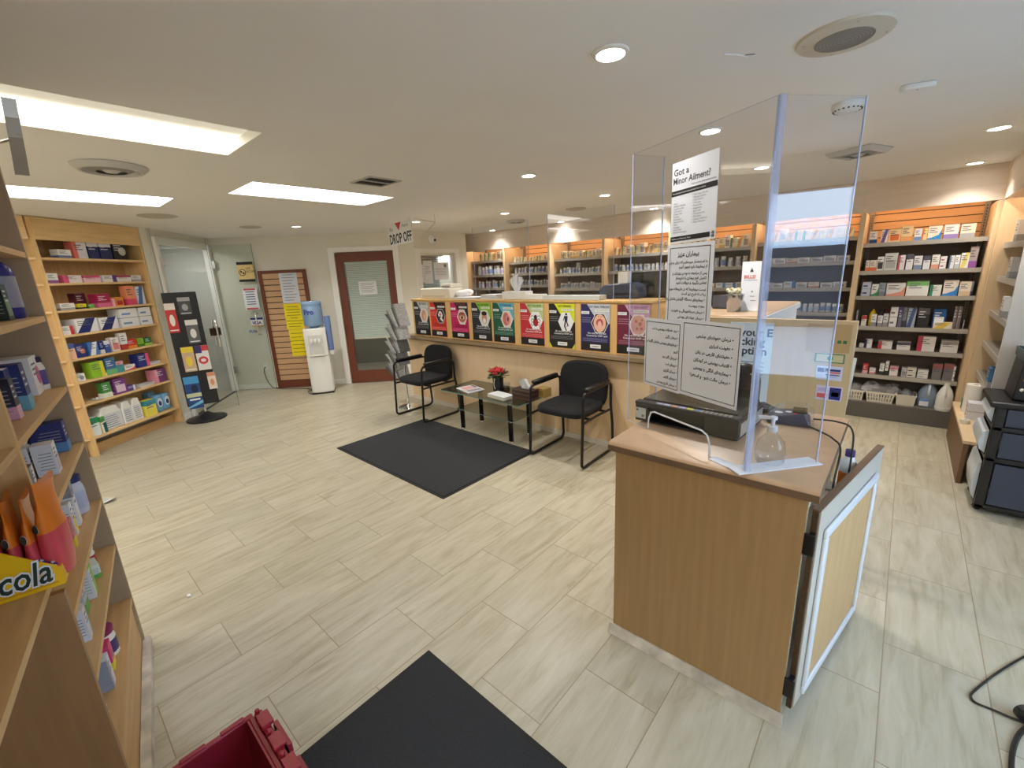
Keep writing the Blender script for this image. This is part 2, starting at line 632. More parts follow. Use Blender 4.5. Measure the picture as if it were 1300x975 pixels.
# baseboards
def base_run(name, p, q, h=.085, t=.014, m=M_WHITE):
    p, q = Vector((*p, 0)), Vector((*q, 0))
    d = q - p
    struct(MB(m).box(0, d.length, -t, -.001, 0.001, h).build(name, None, p, math.atan2(d.y, d.x), bevel=.004))


base_run('baseboard_door_left', on_dw(.02)[:2], on_dw(.66)[:2])
base_run('baseboard_door_middle', on_dw(1.32)[:2], on_dw(1.70)[:2])
base_run('baseboard_strip', (-6.522, 1.107), H1)
base_run('baseboard_window', KN, (-5.622, 5.2))
struct(MB(M_BLACK).box(0, 1.36, -.02, .02, 0.001, .006).build('trim_threshold', None, (*H1, 0), math.atan2(H2[1] - H1[1], H2[0] - H1[0])))

# shop window in the right wall: frame, mullion, glass
w1 = struct(bpy.data.objects.new('window_1', None)); C.objects.link(w1)
w1.location, w1.rotation_euler = (1.9, 2.2, 0), (0, 0, -PI / 2)
f = MB(M_STEEL)
for (a, b_, c, d) in ((0, .05, .72, 2.1), (1.15, 1.2, .72, 2.1), (0.05, 1.15, .72, .77), (0.05, 1.15, 2.05, 2.1)):
    f.box(a, b_, .02, .08, c, d)
f.build('frame', w1)
MB(M_GLASS).box(.05, 1.15, .045, .055, .77, 2.05).build('pane', w1)
area_light('added_vestibule_fill', (-7.35, 1.39, 2.2), .3, .3, 7, (1, 1, .98))  # unseen area light added to brighten the vestibule
area_light('added_office_fill', (-6.15, 4.85, 2.2), .3, .3, 10, (1, 1, 1))  # unseen area light added to brighten the room behind the inner window
# street outside
struct(MB(mat('asphalt', srgb(190, 196, 204), .9)).box(2.1, 26, -18, 22, -.3, -.25).build('street'))
struct(MB(mat('far_brick', srgb(84, 80, 84), .9, noise=.2, nscale=8)).box(13, 13.5, -18, 22, -.25, 1.95).build('wall_street'))

# inner window
w2 = struct(bpy.data.objects.new('window_2', None)); C.objects.link(w2)
w2.location, w2.rotation_euler = (-5.64, 4.17, 0), (0, 0, PI / 2)
f = MB(M_WHITE)
for (a, b_, c, d) in ((.0, .10, 1.08, 2.03), (.80, .89, 1.08, 2.03), (.10, .80, 1.965, 2.03), (.10, .80, 1.08, 1.13)):
    f.box(a, b_, -.02, -.001, c, d)
f.build('casing', w2, bevel=.004)
f = MB(M_WHITE)
for (a, b_, c, d) in ((.10, .135, 1.13, 1.965), (.765, .80, 1.13, 1.965), (.135, .765, 1.93, 1.965), (.135, .765, 1.13, 1.16)):
    f.box(a, b_, .04, .09, c, d)
f.build('sash', w2)
MB(M_GLASS).box(.135, .765, .062, .068, 1.16, 1.93).build('pane', w2)
sl = MB(mat('grey_blind', srgb(150, 152, 150), .6))
for i in range(24):
    z = 1.2 + i * .03
    sl.quad([(.14, .20, z), (.62, .20, z), (.62, .214, z + .024), (.14, .214, z + .024)])
sl.box(.13, .63, .09, .23, 1.92, 1.963)
tag(sl.build('window_blind', None, w2.location, PI / 2), 'grey slatted blind behind the papered inner window', 'blind')
for (a, b_, c, d, lab) in ((.19, .36, 1.5, 1.85, 'narrow white paper taped inside the small white-framed window'), (.40, .70, 1.55, 1.82, 'wide white certificate with round dark seal taped in the window'),
                           (.137, .185, 1.52, 1.80, 'slim paper at the left edge of the papered window')):
    p = MB(M_PAPER).box(a, b_, .0585, .0605, c, d)
    if b_ - a > .2:
        p.disc((b_ - .07, .0583, d - .05), .028, 'y', 18, M_GREYINK)
    for k in range(5):
        p.box(a + .03, b_ - .03 - .02 * (k % 3), .0578, .0585, d - .09 - k * .025, d - .086 - k * .025, M_GREYINK)
    tag(p.build('notice_paper', None, w2.location, PI / 2), lab, 'paper', 'papers in the inner window')

# office door: casing, leaf, pane, blind
d1 = struct(bpy.data.objects.new('door_1', None)); C.objects.link(d1)
d1.location, d1.rotation_euler = on_dw(0), (0, 0, RZD)
f = MB(M_WHITE)
f.box(1.70, 1.79, -.022, -.001, 0.001, 2.09).box(2.66, 2.75, -.022, -.001, 0.001, 2.09).box(1.79, 2.66, -.022, -.001, 2.02, 2.09)
f.build('casing', d1, bevel=.004)
lf = MB(M_BROWN)
lf.box(1.795, 1.90, .0, .04, .006, 2.01).box(2.55, 2.655, .0, .04, .006, 2.01).box(1.90, 2.55, 0, .04, .006, .20).box(1.90, 2.55, 0, .04, 1.875, 2.01)
lf.build('leaf', d1, bevel=.003)
MB(M_GLASS).box(1.90, 2.55, .012, .018, .20, 1.875).build('pane', d1)
bl = MB(mat('pale_blind', srgb(206, 216, 212), .6))
for i in range(42):
    z = .735 + i * .0268
    bl.quad([(1.915, .045, z), (2.535, .045, z), (2.535, .056, z + .0222), (1.915, .056, z + .0222)])
bl.box(1.915, 2.535, .04, .065, .70, .73, M_OFFWHITE)
bl.box(1.91, 2.54, .04, .07, 1.85, 1.9)
tag(bl.build('door_blind', None, d1.location, RZD), 'pale slatted blind lowered behind the brown office door glass', 'blind')
kn = MB(M_CHROME).lathe([(.0, 0), (.022, .002), (.022, .012), (.012, .02), (.0, .024)], 14).build('lock', d1, (2.605, -.001, 1.10))
kn.rotation_euler = (PI / 2, 0, 0)
hd = MB(M_CHROME).tube([(2.60, 0, .93), (2.60, -.05, .93), (2.585, -.055, .93), (2.49, -.055, .93)], .009, 8)
hd.build('lever', d1, smooth=40)
p = MB(M_PAPER).box(2.09, 2.36, .008, .0105, 1.38, 1.585)
for k in range(6):
    p.box(2.12, 2.33 - .03 * (k % 2), .0072, .008, 1.55 - k * .026, 1.555 - k * .026, M_GREYINK)
tag(p.build('notice_paper', None, d1.location, RZD), 'white notice taped to the glass of the brown office door', 'paper')

# slatwall panel framed in dark wood, on the door wall
sw = thing('slatwall_panel', 'tall slatwall panel in dark wood frame leaning by the water cooler', 'display panel', on_dw(0), RZD)
sw.location.z = .001
fr = MB(M_BROWN)
fr.box(.65, .70, -.045, -.003, 0, 1.80).box(1.295, 1.345, -.045, -.003, 0, 1.80).box(.70, 1.295, -.045, -.003, 1.755, 1.80).box(.70, 1.295, -.045, -.003, 0, .11)
fr.build('frame', sw, bevel=.003)
sb = MB(wood('slatwall_veneer', srgb(206, 164, 124), .06, stretch=(1, 10, 10)))
n = 19
for i in range(n):
    z = .11 + i * (1.645 / n)
    sb.box(.70, 1.295, -.03, -.004, z + .012, z + 1.645 / n)
    sb.box(.70, 1.295, -.018, -.004, z, z + .012, M_GROOVE)
sb.build('slats', sw)


def sheet(name, u0, u1, z0, z1, off, m, lines, label, cat='paper', ink=M_GREYINK, lean=0.):
    p = MB(m).box(u0, u1, -off - .0015, -off, z0, z1)
    k = len(lines)
    for i, (a, b_) in enumerate(lines):
        z = z1 - (z1 - z0) * (i + 1) / (k + 1)
        p.box(u0 + (u1 - u0) * a, u0 + (u1 - u0) * b_, -off - .0022, -off - .0015, z - .004, z + .004, ink)
    return tag(p.build(name, None, on_dw(0), RZD), label, cat)


sheet('notice_paper', .945, 1.205, 1.315, 1.77, .031, M_PAPERGREY, [(.2, .8)] + [(.15, .85 - .1 * (k % 3)) for k in range(9)], 'white printed notice at the top of the framed slatwall panel')
YEL = paint(246, 224, 20, .6)
y1 = sheet('yellow_notice', .94, 1.20, .915, 1.30, .033, YEL, [(.2, .8), (.1, .9), (.15, .85), (.1, .9), (.3, .7), (0, 1), (.1, .9), (.1, .8)], 'upper bright yellow notice hung on the slatwall panel', ink=paint(120, 110, 20))
y2 = sheet('yellow_notice', .955, 1.215, .50, .91, .035, YEL, [(.1, .9), (.1, .7), (0, 1), (.1, .8), (.1, .9), (.1, .85)], 'lower bright yellow notice hung on the slatwall panel', ink=paint(120, 110, 20))
y1['group'] = y2['group'] = 'yellow notices on the slatwall'

# glass doors of the vestibule
M_GLASSEDGE = mat('green_glass_edge', srgb(96, 128, 118), .2)
def glass_leaf(name, hinge, free, label, sticker):
    p, q = Vector((*hinge, 0)), Vector((*free, 0))
    d = q - p
    L = d.length
    t = thing(name, label, 'door', p, math.atan2(d.y, d.x), 'glass vestibule doors')
    g = MB(M_GLASS).box(.02, L, -.005, .005, .015, 2.19)
    g.box(L, L + .002, -.005, .005, .015, 2.19, M_GLASSEDGE)
    g.build('pane', t)
    for z in (.28, 1.86):
        MB(M_STEEL).box(-.0, .07, -.014, .014, z, z + .11).build('hinge', t, bevel=.003)
    h = MB(M_CHROME)
    for s in (-1, 1):
        h.tube([(L - .09, s * .006, .86), (L - .09, s * .05, .86), (L - .09, s * .062, .90), (L - .09, s * .062, 1.14), (L - .09, s * .05, 1.18), (L - .09, s * .006, 1.18)], .011, 8)
    h.build('pull_handle', t, smooth=40)
    return t, L


gl, L1 = glass_leaf('glass_door', H1, (-6.62, 1.74), 'glass door standing open beside the black package rack', 0)
gr, L2 = glass_leaf('glass_door', (-7.70, 2.03), (-7.27, 2.475), 'glass door with PUSH and card stickers folded back on the cream wall', 1)
st = MB(paint(226, 196, 130)).box(L2 - .25, L2 - .02, -.0075, -.006, 1.655, 1.94)
st.box(L2 - .25, L2 - .02, -.0085, -.0075, 1.90, 1.94, M_INK).box(L2 - .25, L2 - .02, -.0085, -.0075, 1.655, 1.69, M_INK)
st.disc((L2 - .185, -.009, 1.79), .05, 'y', 20, M_INK)
st.disc((L2 - .185, -.0095, 1.79), .04, 'y', 20, paint(226, 196, 130))
st.disc((L2 - .20, -.0098, 1.80), .016, 'y', 6, M_INK).disc((L2 - .17, -.0098, 1.78), .016, 'y', 6, M_INK)
sto = st.build('sticker', gr)
for i, s in enumerate(('LIVE', 'SECURE')):
    text('lettering', s, .045, M_INK, sto, (L2 - .13, -.0092, 1.83 - i * .045), sx=.8)
st = MB(M_PAPER).box(L2 - .24, L2 - .03, -.0075, -.006, 1.24, 1.56)
st.box(L2 - .22, L2 - .05, -.0085, -.0075, 1.53, 1.555, paint(206, 90, 90)).box(L2 - .22, L2 - .05, -.0085, -.0075, 1.245, 1.27, paint(206, 90, 90))
for k in range(6):
    st.box(L2 - .20, L2 - .07, -.0085, -.0075, 1.50 - k * .036, 1.512 - k * .036, paint(60, 80, 130))
st.build('notice', gr)
st = MB(M_PAPER).box(L2 - .20, L2 - .02, -.0075, -.006, .99, 1.12)
st.box(L2 - .20, L2 - .02, -.0085, -.0075, 1.09, 1.12, paint(30, 50, 130)).box(L2 - .20, L2 - .02, -.0085, -.0075, .99, 1.005, paint(220, 150, 60))
sto = st.build('sticker', gr)
text('lettering', 'VISA', .062, paint(30, 50, 130), sto, (L2 - .18, -.0092, 1.022), sx=1.1, width=.002)
text('lettering', 'PUSH', .055, paint(50, 90, 170), gr, (L2 - .25, -.0075, .895), sx=1.05, width=.0015)
st = MB(paint(60, 34, 30)).box(L1 - .155, L1 - .03, .006, .0075, .99, 1.09)
st.disc((L1 - .105, .009, 1.04), .034, 'y', 20, paint(200, 60, 40)).disc((L1 - .075, .0092, 1.04), .034, 'y', 20, paint(230, 160, 60))
st.build('sticker', gl)

# water cooler
wc = on_z(412, 496.5, 0)
t = thing('water_cooler', 'white water cooler with blue bottle between slatwall panel and office door', 'water cooler', wc, math.radians(60))
b = MB(M_PLASTIC)
def cooler_plan(w, yb, yf, bow):
    return [(w, yb), (-w, yb), (-w, yf)] + [(-w + 2 * w * i / 10, yf - bow * math.sin(PI * i / 10) ** .7) for i in range(1, 10)] + [(w, yf)]
b.prism(cooler_plan(.15, .13, -.12, .035), .56, .96, 'z')
b.prism(cooler_plan(.152, .13, -.125, .042), .02, .555, 'z')
b.build('body', t, bevel=.008)
MB(M_BLACK).prism([(-.15, -.165), (.15, -.165), (.15, .14), (-.15, .14)], 0, .022, 'z').build('base', t)
MB(mat('cooler_recess', srgb(206, 206, 200), .5)).box(-.095, .095, -.158, -.15, .60, .87).build('tap_recess', t, bevel=.004)
for s in (-1, 0, 1):
    MB(M_PLASTIC).box(s * .05 - .015, s * .05 + .015, -.185, -.157, .77, .81).box(s * .05 - .007, s * .05 + .007, -.183, -.166, .745, .77).build('tap', t, bevel=.003)
MB(M_OFFWHITE).box(-.10, .10, -.19, -.156, .565, .585).build('drip_tray', t, bevel=.004)
BLUE = mat('blue_water_bottle', srgb(150, 184, 220), .12)
BLUE.node_tree.nodes['Principled BSDF'].inputs['Transmission Weight'].default_value = .35
wbt = MB(BLUE).lathe([(.05, .94), (.06, .97), (.13, 1.0), (.137, 1.03), (.132, 1.06), (.137, 1.09), (.137, 1.26), (.132, 1.275), (.137, 1.29), (.137, 1.325), (.125, 1.345), (.0, 1.35)], 24).build('water_bottle', t, smooth=40)
text('lettering', 'Pro', .10, paint(40, 50, 140), wbt, (-.10, -.139, 1.16), sx=.9, width=.003)
cdp = MB(mat('cup_tube', srgb(112, 134, 186), .3)).lathe([(.038, .62), (.042, .64), (.042, 1.12), (.0, 1.12)], 14, (.186, -.03)).build('cup_dispenser', t, smooth=40)
MB(M_PLASTIC).lathe([(.034, .56), (.036, .62), (.0, .62)], 14, (.186, -.03)).build('paper_cup', cdp, smooth=40)
cd = MB(M_BLACK)
q = [Vector(on_dw(*p)) for p in ((.50, .006, .345), (.47, .018, .30), (.49, .024, .14), (.56, .024, .012), (.632, .028, .008), (.640, .075, .008), (.85, .13, .008), (1.1, .19, .008), (1.28, .30, .008))] + [Vector(wc) + Vector((-.19, -.16, .008)), Vector(wc) + Vector((-.02, -.21, .008)), Vector(wc) + Vector((.10, -.19, .008))]
def smooth_path(p, k=6):
    out = []
    for i in range(len(p) - 1):
        a, b_, c, d = p[max(i - 1, 0)], p[i], p[i + 1], p[min(i + 2, len(p) - 1)]
        for j in range(k):
            s = j / k
            out.append(.5 * ((2 * b_) + (c - a) * s + (2 * a - 5 * b_ + 4 * c - d) * s * s + (3 * b_ - a - 3 * c + d) * s ** 3))
    return out + [p[-1]]
cd.tube(smooth_path(q), .005, 6)
tag(cd.build('power_cord', None), 'black power cord running from wall outlet to the water cooler', 'cord')
ol = MB(M_PLASTIC).box(.465, .535, -.007, -.001, .30, .41)
tag(ol.build('wall_outlet', None, on_dw(0), RZD), 'white wall outlet behind the glass door, cord plugged in', 'outlet')

# ------------------------------------------------------------------ bookcase by the vestibule (angled across the corner)
FA, FB = Vector((-5.86, .23, 0)), Vector((-6.51, 1.09, 0))
FD = (FB - FA).normalized()
FN = Vector((FD.y, -FD.x, 0))                     # towards the room
FRZ = math.atan2(FD.y, FD.x)
FL = (FB - FA).length
FZ = [1.93, 1.70, 1.45, 1.22, .988, .762, .54, .197]
fb = thing('bookcase', 'tall maple bookcase angled across the corner beside the glass doors', 'bookcase', FA, FRZ)
MB(M_MAPLE).box(0, .022, 0, .28, .001, CEIL - .006).build('side_panel', fb)
MB(M_MAPLE).box(FL - .022, FL, 0, .28, .001, CEIL - .006).build('side_panel', fb)
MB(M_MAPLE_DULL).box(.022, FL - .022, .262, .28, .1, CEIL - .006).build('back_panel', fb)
MB(M_MAPLE_H).box(.022, FL - .022, -.004, .018, 2.085, CEIL - .006).build('fascia', fb)
for z in FZ:
    MB(M_MAPLE_H).box(.022, FL - .022, .004, .262, z - .02, z).build('shelf', fb)
MB(M_MAPLE_DULLH).box(.022, FL - .022, .11, .125, .001, .10).build('kick_board', fb)

# narrow neighbour, running back along the wall towards the camera
nb = thing('bookcase', 'maple bookcase mostly hidden between the near shelving and corner bookcase', 'bookcase', (-5.862, -.75, 0), PI / 2)
NL = .945
MB(M_MAPLE).box(0, .02, 0, .28, .001, CEIL - .006).build('side_panel', nb)
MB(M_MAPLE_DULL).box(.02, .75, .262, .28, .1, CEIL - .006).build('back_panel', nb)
MB(M_MAPLE_H).box(.02, .955, -.004, .014, 2.085, CEIL - .006).build('fascia', nb)
for z in FZ:
    # boards mitred against the angled bookcase
    MB(M_MAPLE_H).prism([(.02, .004), (.964, .004), (.768, .258), (.02, .258)], z - .02, z, 'z').build('shelf', nb)
MB(M_MAPLE_DULLH).box(.02, .92, .04, .055, .001, .12).build('kick_board', nb)

# ------------------------------------------------------------------ near shelving at the left edge
NB = Vector((-2.424, .070, 0))
ND = Vector((-.987, .161, 0)).normalized()        # local x: towards the far end
NN = Vector((-ND.y, ND.x, 0)) * -1                # towards the aisle
NRZ = math.atan2(ND.y, ND.x)
ns = thing('shelving_unit', 'near maple shelving unit cut by the left edge, with divider panels', 'shelving', NB, NRZ)
MB(M_PLY).box(-.02, 0, 0, .34, .001, CEIL - .006).build('end_panel', ns)
MB(M_MAPLE_DULL).box(-.865, -.845, 0, .34, .925, CEIL - .006).build('divider', ns)
MB(wood('brown_panel', srgb(150, 112, 74), .10)).box(-1.0, -.98, -.022, .34, .001, .90).build('divider', ns)
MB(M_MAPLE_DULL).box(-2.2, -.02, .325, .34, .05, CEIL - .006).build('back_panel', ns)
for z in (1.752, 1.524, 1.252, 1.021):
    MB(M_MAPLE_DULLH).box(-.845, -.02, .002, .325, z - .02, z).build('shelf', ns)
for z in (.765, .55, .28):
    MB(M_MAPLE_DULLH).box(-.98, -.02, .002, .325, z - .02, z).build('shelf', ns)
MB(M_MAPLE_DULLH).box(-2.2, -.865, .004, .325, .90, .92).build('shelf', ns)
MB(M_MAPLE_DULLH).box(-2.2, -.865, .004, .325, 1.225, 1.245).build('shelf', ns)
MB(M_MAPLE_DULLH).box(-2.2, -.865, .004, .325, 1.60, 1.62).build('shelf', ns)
MB(M_MAPLE_DULLH).box(-.98, -.02, .01, .026, .001, .262).build('kick_board', ns)
MB(mat('scuffed_white_trim', srgb(206, 200, 188), .6, noise=.3, nscale=12)).box(-.98, -.005, -.022, .008, .001, .05).build('base_trim', ns)
# aluminium price flag standing out from the top of the unit
fl = thing('shelf_flag', 'curved brushed metal flag sticking out high on the near shelving', 'sign holder', Vector((-2.265, .130, 0)), PI / 2)
g = MB(M_STEEL)
prof = [(.0, .0, 2.225), (.010, -.004, 2.17), (.012, -.009, 2.11), (.004, -.014, 2.05), (-.010, -.020, 1.99)]
for i in range(len(prof) - 1):
    (a, s0, z0), (b_, s1, z1) = prof[i], prof[i + 1]
    for o_ in (0, .002):
        g.quad([(s0 - .017, a + o_, z0), (s0 + .017, a + o_, z0), (s1 + .017, b_ + o_, z1), (s1 - .017, b_ + o_, z1)])
g.build('strip', fl, smooth=60)
MB(M_STEEL).tube([(0, .01, 2.12), (-.02, .10, 2.12), (-.045, .16, 2.12)], .005, 6).build('arm', fl)

# ------------------------------------------------------------------ dispensary wall: seven lit bays
BX = [-5.95, -5.03, -4.11, -3.18, -2.25, -1.32, -.39, .49]
BY0, BYS, BY1 = 5.5, 5.6, 6.03
BAYS = []
ORD = ['first', 'second', 'third', 'fourth', 'fifth', 'sixth', 'seventh', 'eighth', 'ninth', 'tenth', 'eleventh', 'twelfth', 'thirteenth', 'fourteenth', 'fifteenth', 'sixteenth', 'seventeenth', 'eighteenth', 'nineteenth', 'twentieth']
BAYNAME = ['leftmost', 'second', 'third', 'fourth', 'fifth', 'sixth', 'rightmost']
BZ = [[1.83, 1.589, 1.366, 1.12], [1.775, 1.593, 1.401, 1.15], [1.776, 1.558, 1.34, 1.11], [1.774, 1.561, 1.323, 1.10], [1.774, 1.561, 1.32, 1.10, .8], [1.80, 1.569, 1.308, 1.055, .8, .5],
      [1.723, 1.465, 1.223, .927, .704, .442]]
for k in range(7):
    x0, x1 = BX[k], BX[k + 1]
    W = x1 - x0
    t = thing('shelf_bay', '%s lit maple shelf bay of the dispensary back wall' % BAYNAME[k], 'shelving', (x0, BY0, 0), 0, 'dispensary shelf bays')
    MB(M_PINKMAPLE).box(-.02, .02, 0, BY1 - BY0, .001, 2.0).build('side_panel', t)
    if k == 6:
        MB(M_PINKMAPLE).box(W - .02, W + .02, 0, BY1 - BY0, .001, 2.0).build('side_panel', t)
    top = BZ[k][0]
    sl = MB(M_SLAT)
    z = top - .02
    i = 0
    while z < CEIL - .03:
        sl.box(.02, W - .02, .505, .53, z + .008, min(z + .075, CEIL - .01))
        sl.box(.02, W - .02, .515, .53, z, z + .008, M_GROOVE)
        z += .075
    sl.build('slatwall', t)
    tb = MB(M_TAUPE)
    z = top - .02
    tb.box(.02, W - .02, .52, .53, .02, z)
    while z > .2:
        tb.box(.02, W - .02, .512, .52, max(z - .142, .02), z - .008)
        z -= .15
    tb.build('back_panel', t)
    for x in (.024, W - .054):
        st = MB(M_SHELFMETAL).box(x, x + .03, .475, .511, .1, 2.05)
        for j in range(40):
            st.box(x + .011, x + .019, .4742, .475, 1.02 + j * .025, 1.033 + j * .025, M_GROOVE)
        st.build('slotted_upright', t)
    for z in BZ[k]:
        s = MB(M_SHELFMETAL).box(.024, W - .024, .105, .51, z - .022, z).build('shelf', t)
        MB(M_SHELFLIP).box(.024, W - .024, .10, .1048, z - .036, z + .002).build('price_rail', s)
    MB(M_SHELFMETAL).box(.024, W - .024, .06, .51, .145, .165).build('base_deck', t)
    MB(mat('dark_kick', srgb(96, 92, 86), .5)).box(.024, W - .024, .045, .06, .001, .165).build('kick_plate', t)
    BAYS.append(t)
    area_light('bay_light', (x0 + W / 2, 5.62, 2.20), W * .85, .05, STRIPW, (1, .75, .52), (-.38, 0, 0))
# soffit above the bays: one veneer board per bay
for k in range(7):
    struct(MB(M_PINKMAPLE2).box(BX[k] + (.0015 if k else -.02), BX[k + 1] - .0015 + (.004 if k == 6 else 0), BY0, BY0 + .02, 2.003, CEIL - .001).build('trim_%d' % (k + 1)))

# right-hand wall unit (seen edge-on) and its soffit
ru = thing('shelf_bay', 'side wall shelf bay seen edge-on behind the black drawer cart', 'shelving', (.53, 5.44, 0), -PI / 2)
RL = 1.24
MB(M_PINKMAPLE).box(-.04, 0, -.03, .5, .001, 2.0).build('side_panel', ru)
MB(mat('pale_grey_panel', srgb(196, 190, 182), .5)).box(RL, RL + .025, -.02, .5, .001, 2.0).build('side_panel', ru)
MB(M_SLAT).box(0, RL, .46, .48, 1.6, 2.28).build('slatwall', ru)
MB(M_TAUPE).box(0, RL, .46, .48, .3, 1.6).build('back_panel', ru)
for z in (1.66, 1.40, 1.12, .86, .60):
    s = MB(M_SHELFMETAL).box(.005, RL - .005, .03, .46, z - .022, z).build('shelf', ru)
    MB(M_SHELFLIP).box(.005, RL - .005, .02, .0298, z - .04, z + .002).build('price_rail', s)
MB(M_PINKMAPLE).box(.1, RL, -.09, .46, .30, .322).build('base_deck', ru)
MB(mat('brown_kick', srgb(120, 92, 66), .6)).box(.1, RL, -.085, -.06, .001, .30).build('kick_board', ru)
struct(MB(M_PINKMAPLE2).box(0, 2.2, 0, .02, 2.003, CEIL - .001).build('trim_8', None, (.498, 5.497, 0), -PI / 2))
area_light('bay_light', (.66, 4.8, 2.20), .05, 1.1, STRIPW * 1.2, (1, .75, .52), (0, .5, 0))
struct(MB(M_PINKMAPLE).box(.515, 1.9, 5.5, 5.52, .001, 2.0).build('wall_return'))
struct(MB(M_PINKMAPLE2).box(.515, 1.9, 5.9, 5.92, 2.0, CEIL - .001).build('trim_9'))

# ------------------------------------------------------------------ poster counter
pc = thing('dispensary_counter', 'long pale maple counter with laminate ledge and row of health posters', 'counter', (-4.87, 3.37, 0), 0)
PX = 4.87 - 1.50
for a, b_ in ((0, 1.10), (1.102, 2.20), (2.202, PX)):
    MB(M_PINKMAPLE).box(a, b_, 0, .02, .055, .835).build('front_panel', pc)
MB(M_PINKMAPLE).box(0, .02, .02, .6, .001, .835).build('end_panel', pc)
MB(M_PINKMAPLE).box(PX - .02, PX, .02, .6, .001, .835).build('end_panel', pc)
MB(mat('scuffed_white_base', srgb(220, 212, 198), .6)).box(0, PX, -.008, .02, .001, .055).build('base_strip', pc)
lg = MB(M_LEDGE).box(-.02, PX + .02, -.085, .62, .842, .878)
lg.box(-.02, PX + .02, -.075, -.02, .832, .842, mat('ledge_under_board', srgb(96, 64, 44), .6))  # darker brown board along the underside of the ledge
lg.build('ledge', pc, bevel=.004)
MB(M_POSTERWOOD).box(.16, PX, 0, .025, .878, 1.315).build('riser_panel', pc)
MB(M_POSTERWOOD).box(.15, PX + .008, -.012, .33, 1.318, 1.338).build('riser_top', pc, bevel=.003)
MB(M_POSTERWOOD).box(PX - .02, PX, .025, .35, .878, 1.315).build('riser_end', pc)
TOPZ = 1.338

# acrylic guards standing on the counter top
def guard(x0, x1, y, z1, label):
    t = thing('acrylic_guard', label, 'screen', (x0, y, TOPZ + .0005), 0, 'acrylic guards on the dispensary counter')
    MB(M_ACRYL).box(0, x1 - x0, 0, .004, .001, z1 - TOPZ).build('sheet', t)
    e = MB(M_ACRYLEDGE)
    e.box(-.003, 0, 0, .004, .001, z1 - TOPZ).box(x1 - x0, x1 - x0 + .003, 0, .004, .001, z1 - TOPZ)
    e.build('edge', t)
    MB(M_ACRYL).box(0.02, .10, .004, .07, .001, .006).box(x1 - x0 - .1, x1 - x0 - .02, .004, .07, .001, .006).build('foot', t)


guard(-3.65, -2.86, 3.50, 2.10, 'left clear acrylic guard on the dispensary counter, above the finger and tick posters')
guard(-2.62, -1.92, 3.50, 2.12, 'right clear acrylic guard on the dispensary counter, above the tongue poster')

# ------------------------------------------------------------------ checkout counter behind, with stickered front board
cc = thing('checkout_counter', 'checkout counter with tan top and stickered front board behind the service desk', 'counter', (0, 0, 0), 0)
MB(M_BOARD).box(-.97, -.145, 2.60, 2.625, .001, 1.31).build('front_board', cc, bevel=.003)
MB(M_TAN).box(-.97, -.55, 2.626, 3.68, 1.285, 1.318).build('top', cc, bevel=.005)
MB(M_WHITE).box(-.556, -.545, 2.626, 3.68, 1.275, 1.312).build('edge_band', cc)
MB(M_WHITE).box(-.58, -.56, 2.64, 3.66, .001, 1.274).build('side_panel', cc)
MB(M_POSTERWOOD).box(-.97, -.95, 2.64, 3.66, .001, 1.274).build('side_panel', cc)
wb = thing('white_board', 'white board edge leaning behind the stickered front board', 'board', (-.19, 2.66, .001), 0)
MB(M_PLASTIC).prism([(-.16, 0), (.0, 0), (.055, 1.12), (-.10, 1.12)], 0, .02, 'y').build('sheet', wb)
MB(M_SHELFMETAL).box(-.15, -.02, .02, .05, 0, .02).build('foot', wb)


def sticker(x0, x1, z0, z1, base, acc, label):
    s = MB(base).box(x0, x1, 2.5978, 2.5995, z0, z1)
    w, h = x1 - x0, z1 - z0
    for (a, b_, c, d, m) in acc:
        s.box(x0 + w * a, x0 + w * b_, 2.597, 2.5978, z0 + h * c, z0 + h * d, m)
    return tag(s.build('sticker', None), label, 'sticker', 'stickers on the checkout front board')


LB, RD, NV = paint(180, 196, 230), paint(214, 90, 90), paint(44, 50, 120)
sticker(-.285, -.178, 1.015, 1.085, paint(206, 210, 232), [(.05, .3, .55, .85, NV), (.38, .92, .65, .8, NV), (.5, .92, .5, .6, RD), (.05, .3, .12, .4, LB), (.38, .8, .2, .3, LB), (.38, .9, .35, .42, NV)], 'pale blue card-logo sticker, upper of two on the checkout front board')
so = sticker(-.275, -.168, .912, .985, paint(214, 204, 226), [(.52, .95, .08, .92, NV), (.6, .87, .3, .6, M_PAPER), (.05, .45, .6, .85, paint(190, 176, 214)), (.05, .45, .15, .45, RD)], 'navy and lilac card sticker, lower of two on the checkout front board')
text('lettering', 'AB', .03, NV, so, (-.27, 2.5968, 1.055))
s = MB(paint(200, 192, 150)).box(-.30, -.175, 2.5978, 2.5995, 1.10, 1.15)
s.box(-.298, -.177, 2.597, 2.5978, 1.102, 1.148, paint(90, 120, 80)).box(-.292, -.183, 2.5962, 2.597, 1.107, 1.143, paint(200, 192, 150))
s.disc((-.235, 2.596, 1.125), .012, 'y', 14, paint(60, 140, 110))
tag(s.build('sticker', None), 'small green-framed sticker above the card stickers on front board', 'sticker')
s = MB(mat('kraft_paper', srgb(184, 152, 104), .7)).box(-.34, -.165, 2.5965, 2.5977, 1.155, 1.292)
s.box(-.215, -.2, 2.5955, 2.5965, 1.2, 1.215, paint(50, 110, 60)).box(-.193, -.178, 2.5955, 2.5965, 1.2, 1.215, paint(50, 110, 60))
tag(s.build('kraft_sheet', None), 'brown kraft sheet with green marks at the top of front board', 'paper')
ps = MB(paint(206, 222, 232)).box(-.70, -.49, 2.5955, 2.5995, .84, 1.285)
for k in range(4):
    ps.box(-.68, -.52, 2.5948, 2.5955, 1.07 - k * .022, 1.075 - k * .022, paint(130, 150, 170))
po = tag(ps.build('tracking_poster', None), 'pale blue poster with bold lettering on the checkout front, behind the acrylic', 'poster')
TEAL = paint(40, 70, 96)
